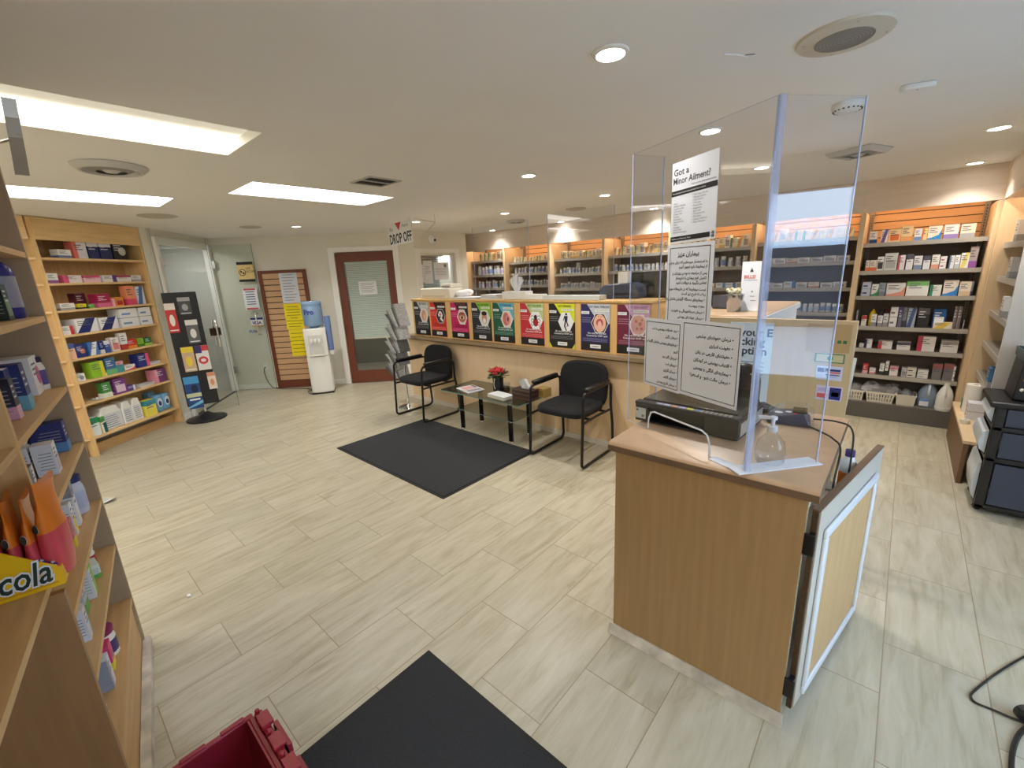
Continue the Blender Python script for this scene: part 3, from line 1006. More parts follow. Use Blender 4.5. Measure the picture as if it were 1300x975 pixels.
for i, s in enumerate(('your E', 'cking', 'iption')):
    text('lettering', s, .058, TEAL, po, (-.645, 2.594, 1.215 - i * .05), width=.0015)

# ------------------------------------------------------------------ service desk in the foreground
sd = thing('service_desk', 'maple service desk with tan laminate top in the foreground', 'desk', (-.80, 1.49, 0), 0)
DX, DY, DZ = .66, .77, .93
MB(M_COUNTER).box(.004, DX, 0, .018, .03, .888).build('front_panel', sd)
MB(M_COUNTER).box(0, .018, .019, DY, .29, .888).build('side_panel', sd)
MB(M_COUNTER).box(.012, .03, .019, DY, .001, .288).build('side_panel', sd)
MB(M_PLASTIC).box(DX - .018, DX - .002, .06, DY, .03, .888).build('side_panel', sd)
MB(M_PLASTIC).box(.03, DX - .02, DY - .018, DY, .03, .888).build('back_panel', sd)
MB(M_PLASTIC).box(.03, DX - .02, .03, DY - .02, .45, .468).build('inner_shelf', sd)
prof = [(-.028, .896), (-.020, .889), (.02, .889), (DX + .02, .889), (DX + .026, .91), (DX + .02, .93)]
tp = MB(M_TAN)
# rolled front edge: the section runs along x
sec = [(DY + .01, .93), (-.012, .93), (-.024, .924), (-.030, .912), (-.030, .902), (-.024, .890), (-.012, .884), (.0, .889), (DY + .01, .889)]
tp.prism(sec, -.015, DX + .03, 'x', M_TAN, M_TANEDGE)
wt = tp.build('worktop', sd, smooth=50)
MB(M_TANEDGE).box(-.015, DX + .03, -.0315, -.0302, .893, .917).build('edge_band', wt)
bt = MB(mat('scuffed_white_trim', (1, 1, 1)))
bt.prism([(-.022, .001), (-.001, .001), (-.001, .045), (-.008, .045)], -.012, DX + .012, 'x')
bt.build('base_trim', sd)

# swing gate hinged at the front right corner of the desk
gp, gq = Vector((-.122, 1.545, 0)), Vector((.006, 2.29, 0))
GD = (gq - gp)
gt = thing('swing_gate', 'waist-high swing gate with white frame and maple panel, hinged to the desk', 'gate', gp, math.atan2(GD.y, GD.x))
GL = GD.length
# the board faces the camera side (local -y)
MB(M_MDF).box(0, GL, -.008, .0085, .03, .825).build('core_board', gt)
fc = MB(mat('gate_face', srgb(200, 196, 184), .45))
fc.box(.012, GL, -.012, -.0082, .03, .825)
fs = fc.build('face_sheet', gt)
MB(M_TANEDGE).box(-.001, GL + .001, -.013, .0105, .8252, .830).build('top_edge', gt)
MB(wood('gate_maple', srgb(204, 168, 118), .08)).box(.085, GL - .085, -.0145, -.0122, .075, .705).build('inset_panel', fs)
fr = MB(mat('white_gate_moulding', srgb(222, 228, 236), .35))
for (a, b_, c, d) in ((.065, GL - .065, .70, .735), (.065, GL - .065, .055, .09), (.065, .10, .09, .70), (GL - .10, GL - .065, .09, .70)):
    fr.box(a, b_, -.024, -.0124, c, d)
fr.build('moulding', fs, bevel=.005)
for z in (.13, .70):
    MB(M_BLACK).box(-.045, .0, -.012, .006, z, z + .05).box(-.05, -.04, -.022, .016, z - .012, z + .062).build('hinge', gt, bevel=.003)

# ------------------------------------------------------------------ acrylic sneeze guard on the desk
PL, PM, PR = Vector((-.874, 1.735, .931)), Vector((-.320, 1.473, .931)), Vector((-.150, 1.680, .931))
sg = thing('sneeze_guard', 'tall two-panel clear acrylic sneeze guard standing on the service desk', 'screen', PL, math.atan2((PM - PL).y, (PM - PL).x))
GLN = (PM - PL).length
TOP = 1.10
g = MB(M_ACRYL)
# front sheet with the pass-through slot cut out of its foot
sl = [(.138, 0), (.142, .05), (.155, .078), (.175, .085), (.425, .085), (.45, .075), (.462, .05), (.466, 0)]
out = [(0, 0)] + sl + [(GLN, 0), (GLN, TOP), (.0, TOP - .0)]
g.v += [(x, 0, z) for x, z in out] + [(x, .004, z) for x, z in out]
k = len(out)
g.f += [tuple(range(k)), tuple(range(2 * k - 1, k - 1, -1))]
g.m += [M_ACRYL, M_ACRYL]
for i in range(k):
    j = (i + 1) % k
    g.f.append((j, i, k + i, k + j))
    g.m.append(M_ACRYLEDGE)
fsh = g.build('front_sheet', sg)
MB(M_ACRYL).box(-.004, .0, -.001, .16, .0, TOP).build('return_sheet', sg)
MB(M_ACRYLEDGE).box(-.0045, -.0005, .16, .164, 0, TOP).build('sheet_edge', sg)
e = MB(mat('clear_slot_rim', srgb(214, 218, 226), .15))
e.tube([(x, .002, z) for x, z in sl], .0035, 6)
e.build('slot_rim', fsh)
dR = PR - PM
side = MB(M_ACRYL).box(.006, dR.length, 0, .004, 0, TOP)
sh = side.build('side_sheet', sg, (GLN, 0, 0), math.atan2(dR.y, dR.x) - math.atan2((PM - PL).y, (PM - PL).x))
MB(M_CORNER).box(-.002, .020, -.0045, -.001, 0, TOP).build('edge_lit_band', sg, (GLN, 0, 0), sh.rotation_euler[2])  # pale blue strip: the seam's edge-lit band put in as colour
ed = MB(M_ACRYLEDGE).box(.0, .006, -.0005, .007, 0, TOP).box(dR.length, dR.length + .003, 0, .004, 0, TOP)
ed.build('sheet_edge', sg, (GLN, 0, 0), sh.rotation_euler[2])
ft = MB(M_PAPERGREY).box(-.03, dR.length + .01, -.015, .045, 0, .004)
ft.build('foot_plate', sg, (GLN, 0, 0), sh.rotation_euler[2])
MB(M_PAPERGREY).box(GLN - .13, GLN - .02, -.02, .02, 0, .0015).build('foot_tape', sg)


def guard_sheet(name, u0, u1, z0, z1, label, off=.003, group=None):
    """a sheet taped to the front of the guard; returns it with its own local frame at the lower left corner"""
    d = (PM - PL).normalized()
    o = PL + d * u0 - Vector((-d.y, d.x, 0)) * off
    p = MB(M_PAPERGREY).box(0, u1 - u0, -.0006, .0006, 0, z1 - z0).build(name, None, (o.x, o.y, z0), math.atan2(d.y, d.x))
    return tag(p, label, 'paper', group)


def frame_rule(p, x0, x1, z0, z1, w=.0022):
    f = MB(M_INK)
    for (a, b_, c, d) in ((x0, x1, z0, z0 + w), (x0, x1, z1 - w, z1), (x0, x0 + w, z0, z1), (x1 - w, x1, z0, z1)):
        f.box(a, b_, -.0011, -.0007, c, d)
    f.build('printed_border', p)


p1 = guard_sheet('ailment_notice', .232, .433, 1.676, 1.945, 'paper headed Got a Minor Ailment at the top of the acrylic guard')
p1.rotation_euler[1] = -.02
G1 = paint(58, 60, 66)
text('lettering', 'Got a', .030, G1, p1, (.008, -.0012, .226), width=.0004)
text('lettering', 'Minor Ailment?', .030, G1, p1, (.006, -.0012, .198), sx=.88, width=.0004)
text('lettering', 'Talk to your pharmacist today.', .0085, G1, p1, (.09, -.0012, .184))
MB(M_INK).box(0, .2, -.0012, -.0007, .160, .177).build('printed_bar', p1)
MB(M_INK).box(0, .178, -.0012, -.0007, .008, .024).build('printed_bar', p1)
bb = MB(M_INK)
bb.box(.183, .197, -.0012, -.0007, .010, .012).box(.183, .197, -.0012, -.0007, .019, .021).box(.187, .189, -.0012, -.0007, .005, .026).box(.192, .194, -.0012, -.0007, .005, .026)
bb.build('printed_emblem', p1)
text('lettering', 'Your pharmacist can now assess and treat these conditions', .0075, M_PAPER, p1, (.006, -.0016, .166), sx=.82)
text('lettering', 'Speak to our Pharmacy Team', .0075, M_PAPER, p1, (.006, -.0016, .0135))
L1_ = ['Acne', 'Allergic rhinitis', 'Canker sores', 'Cold sores', 'Diaper rash', 'Eczema', 'Heartburn', 'Hemorrhoids', 'Hives', 'Impetigo', 'Insect bites', 'Menstrual cramps']
L2_ = ['Morning sickness', 'Muscle sprains', 'Oral thrush', 'Pink eye', 'Pinworms', 'Ringworm', 'Skin rash', 'Threadworms', 'Tick bites', 'Urinary infection', 'Yeast infection']
text('lettering', '\n'.join(L1_), .0088, M_GREYINK, p1, (.012, -.0012, .132))
text('lettering', '\n'.join('\u2022 ' + s for s in L2_), .0088, M_GREYINK, p1, (.098, -.0012, .148))

p2 = guard_sheet('persian_notice', .222, .434, 1.40, 1.674, 'Persian notice with one heading, below the Minor Ailment paper on the guard', .0035)
frame_rule(p2, .012, .196, .0, .262)
text('lettering', persian('بیماران عزیز'), .021, M_INK, p2, (.100, -.0012, .232), align='CENTER', width=.0004)
lines = ['به استحضار میرسانیم که برای برخی', 'از بیماریها دارو تجویز کنیم', 'پس از مراجعه به مطب پزشک و', 'تکمیل فرم بیماری با داروساز', 'تماس بگیرید و دریافت کنید', 'لیست بیماریها که در داروخانه مورد', 'نظر به شرح زیر است']
for i, s in enumerate(lines):
    text('lettering', persian(s), .0128, M_INK, p2, (.188, -.0012, .207 - i * .0162 - (.006 if i > 1 else 0) - (.006 if i > 4 else 0)), align='RIGHT', width=.0003)
for i, s in enumerate(['بیماریهای دستگاه گوارش شامل ریفلاکس', 'معده، یبوست', 'درمان سرماخوردگی و عفونت', 'درمان جوشهای پوستی']):
    text('lettering', persian(s) + (' \u2022' if i != 1 else ''), .0128, M_INK, p2, (.186, -.0012, .078 - i * .021), align='RIGHT', width=.0003)

p3 = guard_sheet('persian_list', .111, .311, 1.128, 1.402, 'left Persian bullet list taped above the pass-through slot', .0045)
frame_rule(p3, .008, .192, .010, .262)
for i, s in enumerate(['درد عضلات پوستی و لب', 'درمان زگیل', 'بیماریهای پوستی شامل اگزما و', 'کهیر', 'درمان گلو درد', 'درمان تب', 'درمان آلرژی', 'درمان گزش', 'درمان قارچ پوستی']):
    text('lettering', persian(s) + (' \u2022' if i != 3 else ''), .0135, M_INK, p3, (.186, -.0012, .232 - i * .0262), align='RIGHT', width=.0004)
p4 = guard_sheet('persian_list', .309, .567, 1.132, 1.412, 'right Persian bullet list taped above the pass-through slot', .0055)
frame_rule(p4, .012, .250, .012, .268)
for i, s in enumerate(['درمان عفونتهای چشمی', 'عفونت ادراری', 'عفونتهای قارچی در زنان', 'التهاب پوستی در کودکان', 'بیماریهای انگلی و پوستی', 'درمان حالت تهوع و استفراغ']):
    text('lettering', persian(s) + ' \u2022', .0155, M_INK, p4, (.228, -.0012, .222 - i * .0285), align='RIGHT', width=.0004)

# ------------------------------------------------------------------ printer behind the guard
pr = thing('inkjet_printer', 'black inkjet printer with coloured ink stickers behind the acrylic guard', 'printer', (-.840, 1.745, .931), math.atan2(-.023, .433))
PW = .434
b = MB(M_BLACK)
b.box(0, PW, 0, .30, .005, .012)
b.box(0, .06, 0, .30, .012, .082).box(PW - .13, PW, 0, .30, .012, .082).box(.06, PW - .13, .06, .30, .012, .082).box(.06, PW - .13, .0, .06, .072, .082)
b.build('body', pr, bevel=.004)
MB(M_BLACKGLOSS).prism([(.012, .083), (.02, .102), (PW - .02, .102), (PW - .008, .083)], .035, .30, 'y').build('scanner_lid', pr, bevel=.003)
cdk = MB(M_BLACK).box(.002, PW - .002, -.008, .034, .0825, .096).build('control_deck', pr, bevel=.003)
MB(paint(214, 216, 206)).box(.004, .052, -.0025, -.0005, .018, .066).box(.008, .016, -.0032, -.0025, .052, .060, M_INK).box(.034, .044, -.0032, -.0025, .026, .036, paint(90, 120, 90)).build('energy_sticker', pr)
MB(M_SHELFLIP).box(PW + .0004, PW + .002, .02, .29, .018, .07).build('side_panel', pr)
for i, c in enumerate((paint(196, 200, 236), paint(210, 210, 240), paint(230, 170, 150), paint(190, 190, 240), paint(226, 222, 60), paint(120, 150, 220))):
    MB(c).box(.095 + i * .033, .123 + i * .033, .004, .022, .0962, .0968).build('ink_sticker', cdk)
kb = MB(M_SHELFLIP)
for i in range(7):
    for j in range(2):
        kb.box(PW - .15 + i * .018, PW - .138 + i * .018, .0 + j * .014, .009 + j * .014, .0962, .0976)
kb.build('buttons', cdk)

kbd = thing('keyboard', 'black keyboard lying behind the printer on the desk', 'keyboard', (-.53, 2.03, .931), .75)
MB(M_BLACK).box(0, .24, 0, .12, .004, .016).build('body', kbd, bevel=.003)
ks = MB(mat('dark_keys', srgb(52, 54, 60), .35))
for i in range(13):
    for j in range(5):
        ks.box(.006 + i * .0176, .021 + i * .0176, .008 + j * .0215, .025 + j * .0215, .0161, .021)
ks.build('keys', kbd)

# black mouse-shaped speaker in front of the tracking poster
pod = thing('desk_phone_cradle', 'rounded black cradle with a bright glint in front of the tracking poster', 'phone', (-.60, 2.42, .72), 0)
pod.location = (-.505, 2.13, .931)
pod.scale = (1.15, 1, 1.2)
g = MB(M_BLACKGLOSS)
pts = [(-.058, 0), (-.058, .12), (-.05, .155), (-.03, .178), (0, .186), (.03, .178), (.05, .155), (.058, .12), (.058, 0)]
g.prism(pts, .0, .05, 'y')
g.build('body', pod, smooth=50, bevel=.008)
MB(M_CHROME).blob((.03, -.004, .15), (.006, .003, .004)).build('button', pod)  # chrome spot modelled in place of the glint on the cradle

tm = thing('card_terminal', 'dark blue card terminal with plastic wrap at the back of the desk', 'card terminal', (-.375, 2.03, .931), .12)
MB(paint(44, 52, 84, .3)).prism([(0, 0), (.155, 0), (.155, .018), (.13, .05), (.02, .036), (0, .02)], 0, .11, 'y').build('body', tm, bevel=.005)
MB(M_BLACKGLOSS).box(.09, .14, .02, .09, .05, .058).build('screen', tm)
k_ = MB(M_PAPERGREY)
k_.disc((.04, .035, .0425), .016, 'z', 14).disc((.075, .04, .0475), .012, 'z', 12)
k_.build('button', tm)
MB(paint(200, 80, 90)).disc((.10, .012, .0505), .01, 'z', 12).build('button', tm)
MB(M_ACRYL).prism([(-.01, .0), (.17, 0), (.165, .05), (.13, .075), (.06, .07), (.0, .045)], -.01, .12, 'y').build('plastic_wrap', tm)

# pump bottle of clear sanitiser
sb = thing('sanitizer_bottle', 'round clear hand sanitiser pump bottle on the desk behind the guard', 'bottle', (-.275, 1.60, .931), .3)
cl = clear('clear_bottle', (.9, .93, .95), 1.45, .04)
MB(cl).lathe([(.038, 0), (.045, .012), (.047, .045), (.04, .08), (.018, .105), (.014, .115)], 20).build('body', sb, smooth=50)
MB(M_PAPERGREY).lathe([(.0155, .115), (.0155, .132), (.006, .134), (.006, .155), (.012, .157), (.012, .166), (0, .168)], 14).box(-.045, .0, -.006, .006, .157, .166).build('pump', sb, smooth=50)

# small spray bottle with orange label on the floor side of the desk, hung on the rim
ob = thing('spray_bottle', 'white bottle with orange label and purple cap between desk and gate', 'bottle', (-.080, 2.06, .70), 0)
MB(M_PLASTIC).lathe([(.026, 0), (.028, .01), (.028, .11), (.018, .13), (.014, .14)], 16).build('body', ob, smooth=50)
MB(paint(236, 126, 40)).lathe([(.0282, .015), (.0286, .016), (.0286, .075), (.0282, .076)], 16).build('label', ob, smooth=50)
MB(paint(70, 50, 120)).lathe([(.016, .14), (.016, .165), (.0, .166)], 14).build('cap', ob, smooth=50)
MB(M_PLASTIC).box(-.060, .022, -.04, .04, -.012, -.001).build('holder_tray', ob)

c1 = MB(M_BLACK).tube(smooth_path([Vector(p) for p in ((-.26, 2.06, .945), (-.18, 2.0, .94), (-.128, 1.90, .952), (-.100, 1.84, .935), (-.102, 1.78, .82), (-.100, 1.76, .6), (-.095, 1.78, .2), (-.09, 1.8, .01))]), .0035, 6)
tag(c1.build('cable', None), 'black cable nearer the camera, looping over the desk rim from the terminal', 'cable', 'cables over the desk rim')
c2 = MB(M_BLACK).tube(smooth_path([Vector(p) for p in ((-.22, 2.12, .95), (-.14, 2.10, .96), (-.085, 2.04, .955), (-.072, 1.98, .86), (-.075, 1.93, .6), (-.078, 1.90, .2), (-.08, 1.92, .01))]), .0035, 6)
tag(c2.build('cable', None), 'black cable farther from camera, bulging past the desk corner', 'cable', 'cables over the desk rim')

# ------------------------------------------------------------------ bucket, sign, screens on the counters
bu = thing('metal_pail', 'small galvanised pail of pale dried flowers on the checkout counter', 'pail', (-.755, 2.84, 1.319), 0)
MB(mat('galvanised', (.40, .43, .48), .12, 1.)).lathe([(.034, 0), (.036, .002), (.05, .098), (.053, .10), (.05, .102), (.045, .095)], 20).build('pail', bu, smooth=40)
dr = MB(paint(206, 192, 150))
for i in range(26):
    a, r_ = random.uniform(0, 2 * PI), random.uniform(0, .045)
    dr.blob((r_ * math.cos(a), r_ * math.sin(a), .105 + random.uniform(0, .028)), (.011, .011, .011), random.choice((paint(206, 192, 150), paint(150, 140, 100), paint(220, 210, 180))), 6, 4)
dr.build('dried_flowers', bu)
si = thing('counter_sign', 'tall white card sign with red heading standing beside the metal pail', 'sign', (-.742, 2.90, 1.319), -.15)
MB(M_PAPER).box(0, .105, 0, .004, .004, .285).build('card', si)
MB(M_OFFWHITE).box(0, .105, -.012, .06, 0, .004).build('foot', si)
text('lettering', 'BILLSI', .026, paint(222, 110, 110), si, (.014, -.001, .19), width=.0008)
MB(paint(40, 70, 66)).quad([(.045, -.0008, .225), (.065, -.0008, .225), (.06, -.0008, .24), (.05, -.0008, .24)]).quad([(.05, -.0008, .243), (.06, -.0008, .243), (.055, -.0008, .25)]).quad([(.06, -.0008, .11), (.072, -.0008, .11), (.066, -.0008, .12)]).build('printed_mark', si)
MB(M_GREYINK).box(.016, .09, -.0008, -.0004, .178, .181).box(.055, .08, -.0008, -.0004, .085, .088).box(.06, .09, -.0008, -.0004, .06, .063).build('printed_lines', si)
SCR = mat('dark_screen', srgb(22, 26, 26), .12)
mo = thing('monitor', 'large black monitor seen dark through the acrylic beside the last poster', 'monitor', (-1.60, 3.80, .879), .05)
MB(M_BLACK).box(-.29, .31, 0, .03, .17, .685).build('housing', mo, bevel=.006)
MB(SCR).box(-.275, .295, -.002, -.0005, .185, .67).build('screen', mo)
MB(M_BLACK).box(-.03, .05, .03, .06, .02, .4).build('stand_post', mo)
MB(M_BLACK).box(-.12, .14, -.06, .14, 0, .02).build('stand_base', mo, bevel=.005)
m2 = thing('monitor', 'small grey monitor back beside the pail on the checkout counter', 'monitor', (-.935, 3.02, 1.319), 0)
MB(mat('dark_grey_plastic', srgb(72, 74, 82), .4)).box(0, .105, 0, .03, .0, .085).box(0, .105, .005, .03, -.0, .085).build('housing', m2, bevel=.004)
MB(M_BLACK).box(.01, .095, -.02, -.001, .0, .006).build('foot', m2)

# ------------------------------------------------------------------ dispensary worktop clutter
def flat(name, label, cat, x0, x1, y0, y1, z0, h, m, grp=None, rz=0.):
    p = MB(m).box(-(x1 - x0) / 2, (x1 - x0) / 2, -(y1 - y0) / 2, (y1 - y0) / 2, 0, h)
    return tag(p.build(name, None, ((x0 + x1) / 2, (y0 + y1) / 2, z0), rz, bevel=.003), label, cat, grp)


fx = thing('fax_machine', 'cream fax printer on the counter in front of the inner window', 'printer', (-4.62, 3.58, TOPZ), 0)
fx.location.y = 3.43
b = MB(M_OFFWHITE).prism([(0, .001), (.60, .001), (.58, .125), (.03, .125)], 0, .20, 'y')
b.build('body', fx, bevel=.01)
MB(M_OFFWHITE).box(.40, .58, .03, .20, .126, .175).build('paper_tray', fx, bevel=.006)
MB(M_GREYINK).box(.42, .56, .028, .0295, .135, .15).build('slot', fx)
MB(mat('cream_recess', srgb(196, 190, 176), .5)).box(.06, .50, -.0012, -.0002, .02, .045).build('output_slot', fx)
bag = MB(mat('white_plastic_bag', srgb(232, 230, 232), .4)).blob((0, 0, .05), (.12, .08, .05), None, 12, 6).blob((.05, .02, .07), (.09, .06, .035), None, 10, 6)
tag(bag.build('plastic_bag', None, (-3.93, 3.56, TOPZ), 0, smooth=60), 'crumpled white plastic bag on the counter right of the fax printer', 'bag')
for i, (x0, x1, h, lab) in enumerate(((-3.95, -3.55, .022, 'low stack of papers on counter behind the red flower posters'), (-3.50, -3.25, .05, 'stack of white papers on the counter left of the white bins'), (-2.46, -2.06, .03, 'long flat white paper pile on the counter above the tongue poster'))):
    st = MB(M_PAPER)
    for j in range(4):
        st.box(x0 + random.uniform(0, .02), x1 - random.uniform(0, .02), 3.40 + random.uniform(0, .02), 3.60, TOPZ + .001 + h * j / 4, TOPZ + h * (j + .8) / 4)
    tag(st.build('paper_stack', None), lab, 'paper')
tb = thing('tissue_box', 'white tissue box with a large tissue on the counter above the green poster', 'tissue box', (-3.0, 3.46, TOPZ), 0)
MB(M_PLASTIC).box(-.16, .16, -.06, .06, 0.001, .08).build('box', tb, bevel=.004)
tp_ = MB(M_PAPER)
for a in range(7):
    an = a * .9
    tp_.quad([(.07 * math.cos(an) * .3, .03 * math.sin(an), .08), (.07 * math.cos(an + .9) * .3, .03 * math.sin(an + .9), .08), (.09 * math.cos(an + .8), .04 * math.sin(an + .8), .20 + .03 * (a % 3)), (.09 * math.cos(an), .04 * math.sin(an), .18 + .04 * (a % 2))])
tp_.build('tissue', tb)
flat('white_carton', 'white carton beside the tissue box on the dispensary counter', 'box', -2.81, -2.62, 3.38, 3.47, TOPZ + .001, .052, M_PLASTIC)
flat('white_tray', 'long white tray along the counter above the yellow and navy posters', 'tray', -2.60, -1.98, 3.37, 3.49, TOPZ + .001, .04, mat('grey_white_plastic', srgb(206, 208, 204), .4))
lp = thing('label_printer', 'dark blue-grey label printer on the dispensary counter left of the monitor', 'printer', (-2.10, 3.56, TOPZ), .1)
MB(mat('slate_plastic', srgb(58, 66, 84), .4)).prism([(0, .001), (.38, .001), (.37, .10), (.30, .135), (.04, .12), (.0, .08)], 0, .22, 'y').build('body', lp, bevel=.012)
MB(M_BLACK).box(.05, .33, -.002, .001, .03, .05).build('slot', lp)
wbx = flat('white_device', 'small white upright device behind the label printer', 'device', -1.93, -1.84, 3.60, 3.68, TOPZ + .14, .12, M_PLASTIC)
wbx.location.z = TOPZ + .001
wbx.scale.z = 1.9

# ------------------------------------------------------------------ chairs
def chair(loc, rz, label):
    t = thing('waiting_chair', label, 'chair', loc, rz, 'black waiting room chairs')
    hw, fy, by = .265, -.27, .27
    for s in (-1, 1):
        x = s * hw
        loop = [(x, by - .05, .014), (x, fy + .05, .014)]
        # closed side loop: floor rail, front leg, arm, back leg
        pts = []
        def arc(cx, cz, r, a0, a1):
            for i in range(6):
                a = a0 + (a1 - a0) * i / 5
                pts.append((x, cx + r * math.cos(a), cz + r * math.sin(a)))
        arc(fy + .04, .054, .04, PI * 1.5, PI)           # rail turns up into the front leg
        arc(fy + .075, .60, .045, PI, PI / 2)            # front leg turns into the arm
        arc(by - .09, .60, .045, PI / 2, 0)              # arm drops behind
        pts.append((x, by - .045, .45))
        pts.append((x, by - .01, .25))
        arc(by - .05, .064, .05, 0, -PI / 2)
        sf = MB(M_TUBE).tube(pts, .0125, 8, close=True).build('side_frame', t, smooth=60)
        MB(M_BLACK).box(x - .022, x + .022, fy + .07, by - .10, .655, .685).build('armrest', sf, bevel=.012)
        MB(M_TUBE).tube([(x, fy + .036, .40), (x * .97, 0, .40), (x, by - .03, .40)], .0105).build('seat_rail', t, smooth=60)
    MB(M_TUBE).tube([(-hw * .97, -.12, .40), (hw * .97, -.12, .40)], .0105).tube([(-hw * .97, .14, .40), (hw * .97, .14, .40)], .0105).build('cross_bar', t, smooth=60)
    cu = []
    for i in range(28):
        a = 2 * PI * i / 28
        c, s_ = math.cos(a), math.sin(a)
        e_ = .42
        cu.append((.245 * math.copysign(abs(c) ** e_, c), -.02 + .235 * math.copysign(abs(s_) ** .55, s_)))
    MB(M_FABRIC).prism(cu, .415, .478, 'z').build('seat', t, bevel=.022)
    bk = []
    for i in range(32):
        a = 2 * PI * i / 32
        c, s_ = math.cos(a), math.sin(a)
        bk.append((.245 * math.copysign(abs(c) ** .5, c), .605 + .205 * math.copysign(abs(s_) ** .6, s_)))
    # curve the back around the sitter
    m = MB(M_FABRIC)
    m.prism(bk, 0, .055, 'y')
    m.v = [(x, y + .10 * (x / .245) ** 2 * -.35 + .0, z) for x, y, z in m.v]
    b = m.build('backrest', t, (0, .215, 0), bevel=.02)
    b.rotation_euler[0] = -.10
    b.location = (0, .15, .0)
    for s in (-1, 1):
        MB(M_TUBE).tube([(s * .17, .14, .40), (s * .17, .26, .42), (s * .17, .268, .52), (s * .17, .262, .62)], .011).build('back_support', t, smooth=60)
    return t


chair((-4.13, 3.04, 0), .0, 'black waiting chair between the newspaper rack and glass table')
chair((-2.075, 3.06, 0), .03, 'larger black waiting chair at the right end of the glass table')

# ------------------------------------------------------------------ glass table and what lies on it
tb = thing('coffee_table', 'smoked glass coffee table with black legs between the waiting chairs', 'table', (-3.03, 3.06, 0), 0)
def rr(hx, hy, r, n=5):
    out = []
    for cx, cy, a0 in ((hx - r, hy - r, 0), (-hx + r, hy - r, PI / 2), (-hx + r, -hy + r, PI), (hx - r, -hy + r, PI * 1.5)):
        for i in range(n + 1):
            a = a0 + PI / 2 * i / n
            out.append((cx + r * math.cos(a), cy + r * math.sin(a)))
    return out
TG = mat('green_table_edge', srgb(120, 150, 142), .15)
MB(M_TABLEGLASS).prism(rr(.55, .25, .03), .425, .435, 'z', TG, M_TABLEGLASS).build('glass_top', tb)
MB(M_TABLEGLASS).prism(rr(.40, .17, .01), .225, .231, 'z', TG, M_TABLEGLASS).build('glass_shelf', tb)
for sx in (-1, 1):
    for sy in (-1, 1):
        lx, ly = sx * .345, sy * .14
        l = MB(M_BLACKGLOSS).lathe([(.024, .015), (.024, .20), (.024, .385)], 16, (lx, ly)).build('leg', tb, smooth=40)
        c = MB(M_CHROME).lathe([(.026, .0), (.026, .016), (.0245, .018)], 16, (lx, ly)).lathe([(.0245, .386), (.027, .39), (.027, .424)], 16, (lx, ly)).lathe([(.026, .212), (.026, .224)], 16, (lx, ly))
        c.build('chrome_cap', l, smooth=40)
TZ = .436
mg = tag(MB(M_PAPER).box(-.13, .13, -.10, .10, 0, .008).box(-.10, .02, -.07, .05, .008, .0086, paint(226, 170, 170)).box(.04, .11, -.08, .08, .008, .0086, paint(150, 150, 160)).box(-.11, .0, .06, .09, .008, .0086, paint(90, 90, 100)).build('magazine', None, (-3.30, 2.99, TZ), -.25), 'open white magazine with pink picture at the left end of glass table', 'magazine')
sk = MB(M_PAPER)
for i in range(5):
    sk.box(-.13 + random.uniform(-.012, .012), .12 + random.uniform(-.02, .02), -.075, .07 + random.uniform(-.02, .02), i * .007, i * .007 + .0055, random.choice((M_PAPER, paint(226, 224, 206), M_PAPER)))
tag(sk.build('booklet_stack', None, (-2.80, 2.945, TZ), -.12), 'stack of white booklets in front of the flower vase', 'booklets')
va = thing('flower_vase', 'black vase of red flowers and evergreen on the glass table', 'vase', (-2.985, 3.09, TZ), 0)
MB(M_BLACK).lathe([(.05, 0), (.054, .004), (.056, .15), (.052, .152), (.048, .145)], 20).build('vase', va, smooth=40)
lv = MB(paint(44, 74, 42, .6))
for i in range(110):
    a, el = random.uniform(0, 2 * PI), random.uniform(-.25, .75)
    d = Vector((math.cos(a) * math.cos(el), math.sin(a) * math.cos(el), math.sin(el)))
    s = d.cross(Vector((0, 0, 1))).normalized() * .014
    u = s.cross(d).normalized() * .006
    p = Vector((0, 0, .165)) + d * random.uniform(.05, .105)
    mm = random.choice((paint(44, 74, 42, .6), paint(78, 104, 70, .6), paint(34, 56, 36, .6)))
    lv.quad([p - d * .026, p + s + u, p + d * .03, p - s + u], mm)
lv.build('evergreen_leaves', va)
st = MB(paint(60, 80, 44))
for i in range(10):
    a = i * .63
    st.tube([(0, 0, .06), (.05 * math.cos(a), .05 * math.sin(a), .21)], .0025, 5)
st.build('stems', va)
for i in range(11):
    a, r_ = i * 2.4, .012 + .019 * (i ** .5)
    fl_ = MB(paint(176, 24, 36))
    c0 = Vector((r_ * math.cos(a), r_ * math.sin(a) - .012, .238 - r_ * .45 + .014 * (i % 2)))
    for q in range(7):
        b_ = q * .9
        fl_.blob(c0 + Vector((.012 * math.cos(b_), .012 * math.sin(b_), .004 * (q % 2))), (.014, .014, .011), random.choice((paint(176, 24, 36), paint(206, 50, 60))), 7, 4)
    fl_.build('red_flower', va, smooth=60)
rb = MB(M_CHROME).tube([(.01, -.058, .15), (.0, -.062, .09), (.012, -.06, .04)], .006)
rb.build('ribbon', va, smooth=60)
gc = thing('glass_cup', 'small clear glass jar of dark liquid beside the flower vase', 'cup', (-2.90, 3.12, TZ), 0)
MB(cl).lathe([(.034, 0), (.038, .004), (.038, .10), (.035, .10), (.035, .006)], 18).build('glass', gc, smooth=40)
MB(paint(80, 60, 44, .2)).lathe([(.0, .007), (.033, .007), (.033, .055), (.0, .056)], 16).build('liquid', gc, smooth=40)
tx = thing('tissue_box', 'dark woven tissue box cover with a tissue on the glass table', 'tissue box', (-2.58, 3.03, TZ), -.05)
wk = mat('dark_wicker', srgb(58, 40, 36), .6, noise=.5, nscale=90, bump=.6)
MB(wk).box(-.115, .115, -.065, .065, 0.001, .10).build('cover', tx, bevel=.006)
